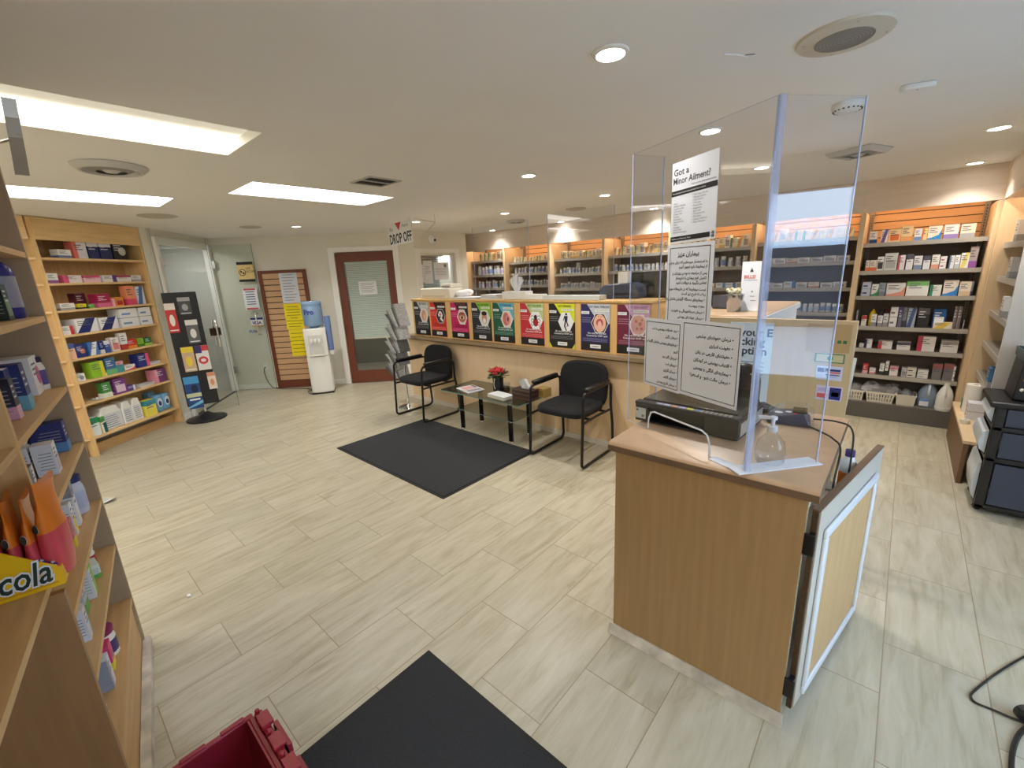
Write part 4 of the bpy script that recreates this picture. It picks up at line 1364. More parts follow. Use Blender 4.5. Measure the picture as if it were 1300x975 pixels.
bn = MB(mat('wicker_braid', srgb(96, 66, 52), .6, noise=.4, nscale=120, bump=.5))
for z in (.012, .055, .09):
    bn.box(-.118, .118, -.068, -.0652, z, z + .012).box(.1152, .118, -.065, .065, z, z + .012)
bn.build('braid', tx)
ts = MB(M_PAPER)
ts.quad([(-.04, .0, .10), (.05, .0, .10), (.06, .02, .13), (.0, .03, .19), (-.05, .02, .18)])
ts.quad([(.05, .0, .10), (-.04, .0, .10), (-.05, -.03, .17), (.0, -.02, .205), (.03, -.015, .17), (.08, -.01, .11)])
ts.quad([(-.02, .01, .10), (.02, -.015, .10), (.035, -.02, .17), (-.01, .01, .20)])
ts.build('tissue', tx)
kb_ = MB(paint(176, 146, 84)).box(-.055, .055, -.05, .05, 0, .085).box(-.04, .04, -.0508, -.05, .02, .065, paint(150, 120, 60))
tag(kb_.build('gold_box', None, (-2.49, 3.20, TZ), -.1, bevel=.003), 'small gold box behind the woven tissue box on the glass table', 'box')

# ------------------------------------------------------------------ mats
def floor_mat(x0, x1, y0, y1, label, rz=0.):
    t = thing('floor_mat', label, 'mat', ((x0 + x1) / 2, (y0 + y1) / 2, 0), rz, 'charcoal floor mats')
    a, b_ = (x1 - x0) / 2, (y1 - y0) / 2
    MB(M_MATEDGE).box(-a, a, -b_, b_, .001, .005).build('border', t)
    MB(M_MAT).box(-a + .022, a - .022, -b_ + .022, b_ - .022, .0052, .010).build('pile', t)


floor_mat(-4.01, -2.36, 1.80, 2.885, 'charcoal floor mat lying in front of the waiting chairs', -.006)
floor_mat(-1.37, .25, -.20, .885, 'charcoal floor mat at the bottom edge of the photo beside the red tote', 0)

# ------------------------------------------------------------------ red tote at the bottom edge
to = thing('tote_box', 'dark red plastic tote with notched rim on the floor, bottom edge', 'tote', (-1.335, .205, .0105), 0)
RD1 = mat('dark_red_plastic', srgb(120, 22, 38), .4)
RD2 = mat('dark_red_plastic_edge', srgb(150, 36, 52), .35)
W_, D_, H_ = .40, .56, .305
b = MB(RD1)
c = Vector((W_ / 2, -D_ / 2, 0))
ins = lambda p, k=.97: ((p[0] - c.x) * k + c.x, (p[1] - c.y) * k + c.y)
cor = [(0, 0), (W_, 0), (W_, -D_), (0, -D_)]
for i in range(4):
    p0, p1 = cor[i], cor[(i + 1) % 4]
    b.quad([(*p0, H_), (*p1, H_), (*ins(p1, .88), .001), (*ins(p0, .88), .001)])
    b.quad([(*ins(p0), H_), (*ins(p1), H_), (*ins(p1, .86), .012), (*ins(p0, .86), .012)])
    b.quad([(*p0, H_), (*p1, H_), (*ins(p1), H_), (*ins(p0), H_)], RD2)
b.quad([(*ins(p, .86), .012) for p in cor])
b.quad([(*ins(p, .88), .001) for p in cor])
b.build('body', to)
r_ = MB(RD2)
# rolled rim along the two visible sides
r_.box(-.012, .004, -D_, .010, H_ - .03, H_ + .004).box(.004, W_, -.003, .012, H_ - .03, H_ + .004)
for i in range(5):
    r_.box(-.010, .004, -.075 - i * .10, -.012 - i * .10, H_ + .004, H_ + .013)
r_.build('rim', to, bevel=.003)
# half lid hanging open on the far long side, with its row of interlocking teeth
ld = MB(RD2)
ld.box(.006, W_, .013, .034, H_ - .012, H_ + .010)
for i in range(4):
    ld.box(.03 + i * .095, .085 + i * .095, .010, .044, H_ + .010, H_ + .022)
    ld.lathe([(.007, H_ + .010), (.007, H_ + .028), (0, H_ + .03)], 8, (.018 + i * .095, .020))
ld.quad([(.006, .034, H_ + .008), (W_, .034, H_ + .008), (W_, .062, H_ - .13), (.02, .062, H_ - .13)])
ld.quad([(.006, .040, H_ + .008), (W_, .040, H_ + .008), (W_, .068, H_ - .13), (.02, .068, H_ - .13)])
ld.box(.05, .16, .046, .060, H_ - .055, H_ - .02).box(.21, .32, .046, .060, H_ - .055, H_ - .02)
ld.build('hanging_lid', to, bevel=.002)

# ------------------------------------------------------------------ drawer cart and the case on top
ct = thing('drawer_cart', 'black plastic drawer cart with translucent drawers at the right edge', 'cart', (.50, 3.76, 0), 0)
CW, CD = .62, .385
f = MB(M_BLACK)
for (x, y) in ((.0, .0), (.0, CD - .04), (CW - .04, .0), (CW - .04, CD - .04)):
    f.box(x, x + .045, y, y + .04, .03, .70)
f.box(0, CW, 0, CD, .03, .06).box(0, CW, 0, CD, .345, .375).box(0, CW, 0, CD, .545, .575)
f.build('frame', ct, bevel=.006)
MB(M_BLACK).box(-.03, CW, -.012, CD + .012, .69, .725).build('top', ct, bevel=.012)
SM = mat('smoky_drawer_side', srgb(58, 66, 82), .25)
CLR = mat('cloudy_drawer_front', srgb(196, 202, 206), .3)
for (z0, z1, bulge) in ((.065, .335, .018), (.38, .54, .03), (.58, .685, .018)):
    d_ = MB(SM).box(.05, CW - .05, .006, CD - .006, z0, z1)
    dr_ = d_.build('drawer', ct)
    fr_ = MB(CLR).prism([(-.004, z0 + .01), (-bulge, z0 + .03), (-bulge - .012, (z0 + z1) / 2), (-bulge, z1 - .02), (-.004, z1 - .005)], .03, CD - .03, 'y')
    fr_.build('drawer_front', dr_, smooth=40)
MB(mat('round_clear_window', srgb(150, 170, 196), .2)).disc((.22, -.0005, .63), .09, 'y', 24, None, .04).build('oval_window', ct)
for (x, y) in ((.02, .05), (.02, CD - .05), (CW - .03, .05), (CW - .03, CD - .05)):
    w = MB(M_BLACK).lathe([(.018, -.01), (.022, -.008), (.022, .008), (.018, .01)], 14).build('caster', ct, (x, y, .024))
    w.rotation_euler = (PI / 2, 0, .4)
cs = thing('black_case', 'black ridged case with metal studs on top of the drawer cart', 'case', (.50, 3.84, .726), 0)
MB(M_BLACK).prism([(.06, .001), (.55, .001), (.55, .235), (.075, .235)], .0, .28, 'y').build('body', cs, bevel=.008)
for i, (x, z) in enumerate(((.10, .19), (.095, .13), (.09, .07))):
    s_ = MB(M_CHROME).lathe([(.012, 0), (.010, .008), (.0, .01)], 10).build('stud', cs, (x, -.001, z))
    s_.rotation_euler = (PI / 2, 0, 0)
tr_ = MB(mat('dark_green_tray', srgb(54, 72, 72), .4))
tr_.box(.07, .55, -.02, .29, .236, .245).box(.07, .55, -.02, -.012, .245, .29).box(.07, .078, -.012, .29, .245, .29).box(.55, .558, -.02, .29, .245, .29).box(.078, .55, .282, .29, .245, .29)
tag(tr_.build('open_tray', None, (.50, 3.84, .728), 0, bevel=.003), 'dark green-grey open tray on top of the black case', 'tray')

# cable and chair base on the floor, right edge
cbl = MB(M_BLACK).tube(smooth_path([Vector((*on_z(x, y, .004)[:2], .005)) for x, y in ((1330, 822), (1300, 834), (1265, 855), (1236, 878), (1233, 886), (1240, 893), (1262, 902), (1290, 914), (1330, 928))]), .004, 6)
tag(cbl.build('cable', None), 'thin black cable making a loop on the floor at the right edge', 'cable')
cst = thing('chair_base', 'black caster and thick arm of a chair base at bottom right edge', 'chair base', on_z(1299, 914, 0), 0)
MB(M_BLACK).lathe([(.02, -.014), (.028, -.010), (.028, .010), (.02, .014)], 16).build('caster', cst, (0, 0, .029)).rotation_euler = (PI / 2, 0, .5)
MB(M_BLACK).tube(smooth_path([Vector(p) for p in ((.01, -.02, .056), (.06, -.06, .075), (.16, -.10, .085), (.30, -.14, .09))]), .014, 8).build('arm', cst, smooth=60)
cb2 = MB(M_BLACK).tube(smooth_path([Vector((*on_z(x, y, .006)[:2], .007)) for x, y in ((1325, 915), (1300, 926), (1288, 945), (1284, 975), (1290, 1010))]), .007, 6)
tag(cb2.build('cable', None), 'thick black cable running to the bottom right corner', 'cable')
sc_ = MB(mat('clear_scrap', srgb(226, 230, 228), .2))
o = on_z(137, 636, 0)
sc_.quad([(o.x - .06, o.y - .04, .003), (o.x + .05, o.y - .05, .004), (o.x + .07, o.y + .03, .03), (o.x - .02, o.y + .05, .012)])
sc_.quad([(o.x - .05, o.y - .02, .02), (o.x + .03, o.y - .03, .035), (o.x + .04, o.y + .04, .01), (o.x - .04, o.y + .04, .003)])
tag(sc_.build('plastic_scrap', None), 'crumpled clear plastic scrap on the floor past the near shelving', 'litter')
o = on_z(240, 757, 0)
tag(MB(M_PAPER).blob((o.x, o.y, .006), (.014, .010, .0055), None, 8, 5).build('paper_scrap', None), 'tiny white paper scrap on the open floor', 'litter')

# ------------------------------------------------------------------ health posters on the counter riser
def hexa(cx, cz, r):
    return [(cx + r * math.cos(PI / 3 * i) , cz + r * 1.12 * math.sin(PI / 3 * i)) for i in range(6)]


SKIN, SKIN2, SKIN3 = paint(214, 160, 130), paint(236, 190, 164), paint(180, 110, 90)


def pic_finger(q, X, Z, y):
    q.disc((X, y, Z), .045, 'y', 14, SKIN, .068).disc((X + .012, y - .0003, Z - .02), .02, 'y', 12, SKIN2, .035)


def pic_flower(q, X, Z, y):
    for a, b_, r in ((0, .03, .03), (-.02, .015, .022), (.02, .012, .024), (.01, -.03, .02), (.03, -.05, .016)):
        q.disc((X + a, y - .0002 * (r * 100), Z + b_), r, 'y', 12, M_PAPER)
    q.disc((X, y - .001, Z + .02), .018, 'y', 12, paint(220, 120, 110))


def pic_eye(q, X, Z, y):
    q.disc((X, y, Z), .062, 'y', 16, SKIN3, .06).disc((X, y - .0003, Z - .005), .045, 'y', 16, SKIN2, .022).disc((X, y - .0006, Z - .005), .018, 'y', 12, paint(40, 26, 22))
    q.quad([(X - .055, y - .0006, Z + .028), (X + .05, y - .0006, Z + .036), (X + .05, y - .0006, Z + .046), (X - .055, y - .0006, Z + .038)], paint(70, 40, 30))


def pic_face(q, X, Z, y):
    q.disc((X, y, Z), .04, 'y', 16, SKIN, .062).disc((X, y - .0003, Z + .05), .042, 'y', 14, paint(40, 26, 22), .024)
    q.disc((X, y - .0006, Z - .03), .022, 'y', 12, M_PAPER, .026)
    q.disc((X - .016, y - .0006, Z + .012), .006, 'y', 8, M_INK).disc((X + .016, y - .0006, Z + .012), .006, 'y', 8, M_INK)


def pic_ear(q, X, Z, y):
    q.disc((X - .01, y, Z), .045, 'y', 16, paint(206, 120, 116), .07).disc((X + .02, y - .0003, Z - .005), .03, 'y', 14, paint(226, 150, 140), .05).disc((X + .018, y - .0006, Z + .0), .01, 'y', 10, paint(90, 40, 40), .026)


def pic_tick(q, X, Z, y):
    for s in (-1, 1):
        for k in range(4):
            z = Z + .03 - k * .02
            q.quad([(X, y, z), (X + s * .045, y, z + .022 - k * .013), (X + s * .062, y, z + .0 - k * .018), (X + s * .058, y, z - .004 - k * .018), (X + s * .043, y, z + .017 - k * .013), (X, y, z - .006)], M_INK)
    q.disc((X, y - .0004, Z - .018), .032, 'y', 18, paint(170, 24, 34), .042).disc((X, y - .0008, Z + .03), .02, 'y', 12, M_INK, .026)


def pic_runner(q, X, Z, y):
    q.disc((X + .005, y, Z + .07), .012, 'y', 12, M_INK)
    q.quad([(X - .018, y, Z + .055), (X + .022, y, Z + .055), (X + .016, y, Z), (X - .012, y, Z)], paint(30, 36, 70))
    q.quad([(X - .012, y, Z), (X + .002, y, Z), (X - .006, y, Z - .04), (X + .012, y, Z - .085), (X + .0, y, Z - .085), (X - .022, y, Z - .04)], M_INK)
    q.quad([(X + .002, y, Z), (X + .016, y, Z), (X + .032, y, Z - .035), (X + .008, y, Z - .05), (X + .008, y, Z - .042), (X + .018, y, Z - .034)], M_INK)
    q.quad([(X - .018, y, Z + .05), (X - .01, y, Z + .05), (X - .024, y, Z + .01), (X - .032, y, Z + .01)], M_INK)


def pic_tongue(q, X, Z, y):
    q.disc((X, y, Z), .062, 'y', 18, SKIN2, .078).disc((X, y - .0003, Z + .005), .036, 'y', 16, paint(190, 90, 84), .036).disc((X, y - .0006, Z - .012), .02, 'y', 14, paint(240, 190, 186), .032)
    q.disc((X - .012, y - .0006, Z + .058), .006, 'y', 8, SKIN3).disc((X + .012, y - .0006, Z + .058), .006, 'y', 8, SKIN3)


def pic_skin(q, X, Z, y):
    q.disc((X, y, Z), .066, 'y', 16, paint(214, 160, 150), .08)
    for a, b_, r in ((-.02, .03, .014), (.015, .01, .016), (-.01, -.03, .012), (.03, .04, .01), (.028, -.03, .012)):
        q.disc((X + a, y - .0004, Z + b_), r, 'y', 10, paint(190, 100, 100))


POSTERS = [  # x0, x1, body, second colour, headline, headline colour, picture, label
    (-4.674, -4.375, (44, 42, 44), (196, 196, 196), 'GOT WARTS?', (30, 30, 60), pic_finger, 'black and grey finger poster, first from left on the counter'),
    (-4.344, -4.055, (214, 52, 40), (40, 26, 28), 'GOT CALLUSES?', (90, 20, 24), pic_flower, 'red health poster with white flower shape, second from left on the counter'),
    (-3.962, -3.667, (196, 24, 96), (40, 22, 30), 'GOT PINK EYE?', (150, 60, 80), pic_eye, 'magenta poster with an eye photo on the dispensary counter'),
    (-3.602, -3.305, (32, 34, 46), (140, 196, 62), 'GOT HAY FEVER?', (30, 60, 24), pic_face, 'black poster with green corner and a sneezing face'),
    (-3.274, -2.974, (24, 92, 68), (104, 184, 206), 'GOT EARACHE?', (20, 50, 110), pic_ear, 'dark green poster with light blue corner on the counter riser'),
    (-2.889, -2.590, (196, 44, 54), (182, 206, 140), 'GOT TICK BITES?', (40, 80, 40), pic_tick, 'red poster with a tick in a white hexagon'),
    (-2.527, -2.232, (22, 24, 26), (214, 222, 40), 'GOT SPRAINS?', (60, 60, 20), pic_runner, 'black and yellow poster with a runner figure in a hexagon'),
    (-2.168, -1.874, (34, 36, 92), (198, 204, 214), 'GOT ORAL THRUSH?', (30, 30, 60), pic_tongue, 'navy poster with an open mouth and tongue photo'),
    (-1.806, -1.512, (110, 24, 60), (206, 160, 190), 'GOT SKIN RASH?', (120, 50, 110), pic_skin, 'maroon and pink poster at the right end of the counter'),
]
for x0, x1, c1, c2, head, hc, pic, lab in POSTERS:
    z0, z1 = .892, 1.305
    w, h = x1 - x0, z1 - z0
    t = thing('health_poster', lab, 'poster', (x0, 3.3685, z0), 0, 'health posters on the dispensary counter')
    C1, C2, CH = paint(*c1), paint(*c2), paint(*hc)
    b = MB(C1).box(0, w, -.003, 0, 0, h)
    y = -.0034
    b.quad([(.22 * w, y, h), (w, y, h), (w, y, .60 * h), (.80 * w, y, .56 * h), (.44 * w, y, .78 * h)], C2)
    b.quad([(0, y, 0), (w, y, 0), (w, y, .18 * h), (0, y, .18 * h)], paint(24, 24, 28))
    if head == 'GOT SPRAINS?':
        b.quad([(0, y - .0002, 0), (.12 * w, y - .0002, 0), (0, y - .0002, .12 * h)], C2).quad([(w, y - .0002, 0), (w, y - .0002, .12 * h), (.88 * w, y - .0002, 0)], C2)
    lt = paint(*[min(255, int(v * .6 + 110)) for v in c1])
    for k in range(3):
        b.quad([(.04 * w, y, (.70 - .045 * k) * h), (.36 * w, y, (.70 - .045 * k) * h), (.36 * w, y, (.715 - .045 * k) * h), (.04 * w, y, (.715 - .045 * k) * h)], lt)
    for k in range(3):
        b.quad([(.06 * w, y, (.205 + .028 * k) * h), (.92 * w, y, (.205 + .028 * k) * h), (.92 * w, y, (.214 + .028 * k) * h), (.06 * w, y, (.214 + .028 * k) * h)], lt)
    b.quad([(.02 * w, y, .79 * h), (.30 * w, y, .79 * h), (.30 * w, y, .85 * h), (.02 * w, y, .85 * h)], M_PAPER)
    b.quad([(.5 * w, y - .0004, .845 * h), (.96 * w, y - .0004, .845 * h), (.96 * w, y - .0004, .895 * h), (.5 * w, y - .0004, .895 * h)], paint(232, 236, 228))
    b.quad([(.33 * w, y - .0004, .055 * h), (.70 * w, y - .0004, .055 * h), (.70 * w, y - .0004, .135 * h), (.33 * w, y - .0004, .135 * h)], M_PAPER)
    b.build('sheet', t)
    q = MB(M_PAPER)
    cx, cz = .66 * w, .60 * h
    q.quad([(px, y - .0004, pz) for px, pz in hexa(cx, cz, .088)])
    inner = {pic_tongue: paint(70, 50, 44), pic_face: paint(226, 226, 224), pic_tick: paint(244, 244, 244), pic_runner: paint(236, 236, 240), pic_flower: paint(60, 40, 40)}.get(pic, paint(236, 214, 206))
    q.quad([(px, y - .0007, pz) for px, pz in hexa(cx, cz, .082)], inner)
    pic(q, cx, cz, y - .0012)
    q.build('hexagon_picture', t)
    text('lettering', head, .026, CH, t, (.62 * w, y - .0006, .925 * h), align='CENTER', sx=.86, width=.0006)
    text('lettering', 'Ask Our Pharmacist', .0135, M_INK, t, (.73 * w, y - .0009, .86 * h), align='CENTER')
    text('lettering', 'PHARMACY', .012, M_INK, t, (.16 * w, y - .0006, .808 * h), align='CENTER')
    lc = M_PAPER if c1 not in ((214, 52, 40), (196, 24, 96)) else paint(70, 14, 30)
    text('lettering', 'No cost for the visit\nCovered by OHIP card', .0225, lc, t, (.56 * w, y - .0006, .365 * h), align='CENTER', width=.0004)
    text('lettering', '+ PHARMACY', .0135, M_INK, t, (.515 * w, y - .0009, .083 * h), align='CENTER', width=.0003)

# ------------------------------------------------------------------ DROP OFF sign hung from the ceiling
ds = thing('drop_off_sign', 'white hanging sign reading DROP OFF with a red triangle', 'sign', (-4.83, 3.22, 1.985), .02)
ds.rotation_euler[1] = -.05
MB(M_PLASTIC).box(0, .46, 0, .006, 0, .255).build('board', ds)
text('lettering', 'DROP OFF', .155, paint(36, 42, 60), ds, (.23, -.001, .022), align='CENTER', sx=.60, width=.004)
MB(paint(206, 66, 66)).quad([(.15, -.001, .25), (.27, -.001, .25), (.215, -.001, .158)]).build('red_triangle', ds)
text('lettering', 'Rx', .07, M_GREYINK, ds, (.03, -.001, .165), sx=.9)
text('lettering', 'here', .06, M_GREYINK, ds, (.29, -.001, .185), sx=1.0)
wr = MB(M_STEEL)
wr.tube([(.03, .003, .255), (.03, .003, .30)], .002, 5).tube([(.43, .003, .255), (.43, .003, .29)], .002, 5)
wr.build('hanging_wire', ds)
bw = MB(M_STEEL).tube([(-4.34, 3.25, 2.26), (-4.10, 3.36, 2.20)], .004, 6).tube([(-4.10, 3.36, 2.20), (-4.36, 3.28, 2.0)], .003, 6)
bw.tube([(-4.10, 3.36, 2.20), (-4.10, 3.36, CEIL - .001)], .003, 6)
tag(bw.build('sign_bracket', None), 'thin wire bracket right of the DROP OFF sign', 'bracket')

# ------------------------------------------------------------------ ceiling fittings
DL = [((775, 66), 'recessed downlight nearest the camera, upper centre of the ceiling'), ((902, 165), 'recessed downlight seen through the top left of the acrylic guard'),
      ((671, 222), 'recessed downlight above the right end of the waiting area, left of the guard'), ((768, 247), 'recessed downlight just above the round plate by the third soffit board'),
      ((641, 270), 'recessed downlight left of the round ceiling diffuser above the dispensary'), ((625, 292), 'recessed downlight at the soffit of the leftmost shelf bay'),
      ((712, 281), 'recessed downlight touching the soffit above the third shelf bay'), ((967, 212), 'recessed downlight seen through the acrylic near its centre seam'),
      ((1238, 206), 'recessed downlight at the soffit above the rightmost shelf bay'), ((1269, 161), 'recessed downlight at the far right of the ceiling'),
      ((376, 287), 'recessed downlight above the framed slatwall panel by the office door'), ((528, 281), 'recessed downlight beside the DROP OFF sign'), ((830, 264), 'recessed downlight seen behind the Minor Ailment paper')]
for (px, py), lab in DL:
    p = on_z(px, py, CEIL)
    t = thing('downlight', lab, 'downlight', (p.x, p.y, CEIL), 0, 'recessed downlights')
    MB(M_WHITE).lathe([(.047, -.001), (.060, -.001), (.058, -.007), (.047, -.010), (.047, -.001)], 22).build('trim_ring', t, smooth=40)
    MB(mat('downlight_lens', (1, 1, 1), .3, emit=(1, .95, .88), estr=22)).lathe([(0, -.0035), (.046, -.0035), (.046, -.006), (0, -.0075)], 18).build('lens', t)
    l = bpy.data.lights.new('downlight_beam', 'SPOT')
    l.energy, l.color, l.spot_size, l.spot_blend, l.shadow_soft_size = SPOTW * (.8 if p.y < 2.4 and p.x > -4 else 1.2 if p.y > 4.9 else 2.1), (1, .95, .88), math.radians(125), .9, .045
    o = bpy.data.objects.new('downlight_beam', l)
    C.objects.link(o)
    o.parent = t
    o.location = (0, 0, -.02)


def ceil_thing(name, lab, cat, px, py, rz=0.):
    p = on_z(px, py, CEIL)
    return thing(name, lab, cat, (p.x, p.y, CEIL - .0005), rz)


t = ceil_thing('ceiling_speaker', 'round white ceiling speaker with perforated grille, upper right', 'speaker', 1072, 45)
MB(mat('ivory_plastic', srgb(214, 206, 190), .45)).lathe([(.0, -.012), (.082, -.012), (.088, -.011), (.128, -.007), (.133, 0), (.0, -.0001)], 40).build('flange', t, smooth=40)
gm = MB(mat('speaker_mesh', srgb(158, 152, 144), .5)).lathe([(.0, -.0155), (.078, -.0135), (.08, -.0125)], 32)
for i in range(1, 9):
    gm.lathe([(i * .0093, -.0162 + i * .0002), (i * .0093 + .002, -.0162 + i * .0002)], 32, m=M_GREYINK, caps=False)
gm.build('grille', t)
for a in range(4):
    MB(M_STEEL).lathe([(.004, -.0105), (.0, -.0125)], 8, (.112 * math.cos(a * PI / 2 + .4), .112 * math.sin(a * PI / 2 + .4))).build('screw', t)
t = ceil_thing('smoke_detector', 'white round smoke detector seen through the top of the side acrylic', 'smoke detector', 1077, 131)
MB(M_PLASTIC).lathe([(.062, 0), (.064, -.012), (.058, -.026), (.040, -.036), (.0, -.038)], 28).build('body', t, smooth=50)
vs = MB(M_INK)
for i in range(18):
    a = i * 2 * PI / 18
    vs.lathe([(.0, -.0312), (.004, -.0315), (.004, -.026), (0, -.025)], 6, (.0535 * math.cos(a), .0535 * math.sin(a)))
vs.build('vents', t)
t = ceil_thing('emergency_sensor', 'small white rounded oblong fitting on the ceiling at upper right', 'ceiling fitting', 1166, 106, .35)
MB(M_PLASTIC).prism(rr(.058, .022, .02), -.022, 0, 'z').build('body', t, bevel=.006)
MB(M_GREYINK).lathe([(0, -.0235), (.004, -.0225)], 10, (.0, .0)).build('indicator', t)


def diffuser(px, py, r, lab, rot=0., square=False):
    t = ceil_thing('air_diffuser', lab, 'air vent', px, py, rot)
    P_ = mat('vent_paint', srgb(196, 194, 188), .45)
    DK = mat('vent_shadow', srgb(46, 45, 43), .7)
    n = 4 if square else 32
    MB(P_).lathe([(r, -.001), (r, -.006), (r * .84, -.030), (r * .76, -.030), (r * .70, -.006)], n).build('flange', t, smooth=30)
    MB(DK).lathe([(0, -.004), (r * .70, -.005)], n).build('throat', t)
    MB(mat('vent_grey', srgb(140, 138, 134), .5)).lathe([(r * .60, -.018), (r * .44, -.032), (r * .40, -.032), (r * .52, -.016)], n).build('cone', t, smooth=30)
    MB(P_).lathe([(r * .24, -.024), (r * .16, -.034), (0, -.034)], n).build('centre_cap', t, smooth=30)


diffuser(140, 211, .17, 'round ceiling air diffuser between the two left light panels')
diffuser(655, 280, .13, 'round dark-throated air diffuser above the dispensary counter')
diffuser(1090, 191, .19, 'square-coned air diffuser seen through the side acrylic panel', .4, True)
t = ceil_thing('ceiling_grille', 'square slotted ceiling grille right of the third light panel', 'air vent', 477, 230, 0)
MB(mat('vent_paint', srgb(196, 194, 188))).box(-.13, .13, -.13, -.115, -.008, 0).box(-.13, .13, .115, .13, -.008, 0).box(-.13, -.115, -.115, .115, -.008, 0).box(.115, .13, -.115, .115, -.008, 0).box(-.006, .006, -.115, .115, -.008, 0).build('frame', t)
MB(mat('vent_shadow', srgb(60, 58, 54))).box(-.115, .115, -.115, .115, -.002, 0).build('duct', t)
lv = MB(mat('vent_paint', srgb(196, 194, 188)))
for i in range(8):
    y = -.10 + i * .0285
    lv.quad([(-.115, y, -.007), (.115, y, -.007), (.115, y + .013, -.003), (-.115, y + .013, -.003)])
lv.build('louvres', t)
for px, py, r, lab in ((731, 265, .12, 'flat round white cover plate on the ceiling near the soffit'), (318, 288, .12, 'flat round cover plate on the ceiling above the glass doors'), (200, 274, .16, 'flat round vent on the ceiling at the top of the corner bookcase')):
    t = ceil_thing('cover_plate', lab, 'ceiling fitting', px, py)
    MB(mat('plate_paint', srgb(190, 182, 168), .6)).lathe([(0, -.012), (r * .8, -.011), (r, -.003), (r, 0)], 28).build('plate', t, smooth=50)
    MB(M_STEEL).lathe([(0, -.0135), (.005, -.012)], 8).build('screw', t)
hp = on_z(935, 68, CEIL)
hm = MB(M_CEIL).tube([(hp.x - .03, hp.y - .03, CEIL - .001), (hp.x, hp.y, CEIL - .003), (hp.x + .02, hp.y + .05, CEIL - .001)], .003, 5)
hm.tube([(hp.x + .02, hp.y + .03, CEIL - .002), (hp.x + .045, hp.y + .05, CEIL - .001)], .002, 5, M_GREYINK)
tag(hm.build('torn_tape', None), 'torn bit of tape stuck on the ceiling left of the speaker', 'tape')
t = thing('security_camera', 'small white dome camera on the wall above the inner window', 'camera', (-5.632, 4.53, 2.165), 0)
dc = MB(M_PLASTIC).lathe([(.07, 0), (.07, .02), (.058, .03), (.0, .031)], 24).build('base', t, smooth=40)
dc.rotation_euler = (0, PI / 2, 0)
dd = MB(M_PLASTIC).blob((0, 0, 0), (.045, .045, .045), None, 16, 10).build('dome', t, (.035, 0, 0), smooth=60)
MB(M_BLACK).blob((0, 0, 0), (.02, .02, .02), None, 12, 8).build('lens', t, (.068, -.008, -.012), smooth=60)

# ------------------------------------------------------------------ black package rack by the glass doors
rk = thing('package_rack', 'black revolving floor rack of hanging packages beside the corner bookcase', 'display rack', (-6.375, 1.30, 0), 0)
a0 = math.atan2(.32, .063)
rk.rotation_euler[2] = a0
MB(M_BLACK).lathe([(.0, .10), (.03, .095), (.06, .07), (.14, .032), (.215, .018), (.218, .006), (.215, .001)], 32).build('base', rk, smooth=50)
MB(M_CHROME).lathe([(.012, .09), (.012, .30)], 12).build('pole', rk)
MB(M_BLACK).box(-.165, .165, -.012, .012, .19, 1.56).build('panel', rk, bevel=.004)
pg = MB(M_STEEL)
for x in (-.02, .05):
    pg.tube([(x, 0, 1.555), (x, 0, 1.61)], .003, 5)
pg.build('top_hook', rk)
HP = [  # u, z0, w, h, base, accent, label
    (-.115, 1.10, .10, .34, paint(196, 50, 50), paint(236, 226, 216), 'red and white hanging package, top left of the black rack'),
    (.03, 1.30, .12, .20, paint(70, 72, 74), paint(170, 170, 172), 'grey hanging package, top centre of the black rack'),
    (.055, .955, .12, .28, paint(96, 98, 100), paint(226, 226, 222), 'white and black hanging package, second row of the black rack'),
    (-.045, .62, .12, .30, paint(206, 176, 140), paint(236, 210, 60), 'tan package with yellow top on the black rack'),
    (.095, .62, .13, .30, paint(226, 222, 220), paint(200, 60, 60), 'white package with red ring picture on the black rack'),
    (-.075, .16, .15, .40, paint(30, 70, 130), paint(70, 150, 206), 'tall blue package, lower left of the black rack'),
    (.135, .37, .085, .21, paint(230, 214, 196), paint(220, 150, 120), 'cream package hanging at the lower right edge of the black rack')]
for i, (u, z0, w, h, b1, b2, lab) in enumerate(HP):
    t = thing('hanging_package', lab, 'package', rk.location, a0, 'packages on the black rack')
    b = MB(b1).box(u - w / 2, u + w / 2, -.032, -.018, z0, z0 + h)
    b.box(u - w / 2, u + w / 2, -.0326, -.032, z0 + h * .78, z0 + h, b2)
    if i == 4:
        b.disc((u, -.0328, z0 + h * .4), w * .38, 'y', 18, b2, h * .16).disc((u, -.0332, z0 + h * .4), w * .2, 'y', 18, b1, h * .07)
        b.box(u - w / 2, u, -.0332, -.0326, z0 + h * .7, z0 + h, paint(50, 40, 110))
    elif i == 5:
        b.box(u - w / 2, u + w / 2, -.0332, -.0326, z0 + h * .36, z0 + h * .48, paint(200, 206, 160)).box(u - w * .35, u + w * .35, -.0332, -.0326, z0 + h * .26, z0 + h * .31, M_PAPER)
        b.quad([(u - w / 2, -.033, z0 + .01), (u + w / 2, -.033, z0 + .06), (u + w / 2, -.033, z0 + .10), (u - w / 2, -.033, z0 + .03)], paint(120, 190, 226))
        b.disc((u + .02, -.0328, z0 + h * .62), .035, 'y', 14, paint(20, 36, 70), .05)
    else:
        b.disc((u, -.0328, z0 + h * .42), w * .25, 'y', 14, b2, h * .2)
        b.box(u - w * .4, u + w * .4, -.0332, -.0328, z0 + h * .06, z0 + h * .1, M_PAPER)
    b.build('card', t)
    MB(M_STEEL).tube([(u, -.012, z0 + h - .02), (u, -.06, z0 + h - .015)], .0025, 5).build('peg', t)

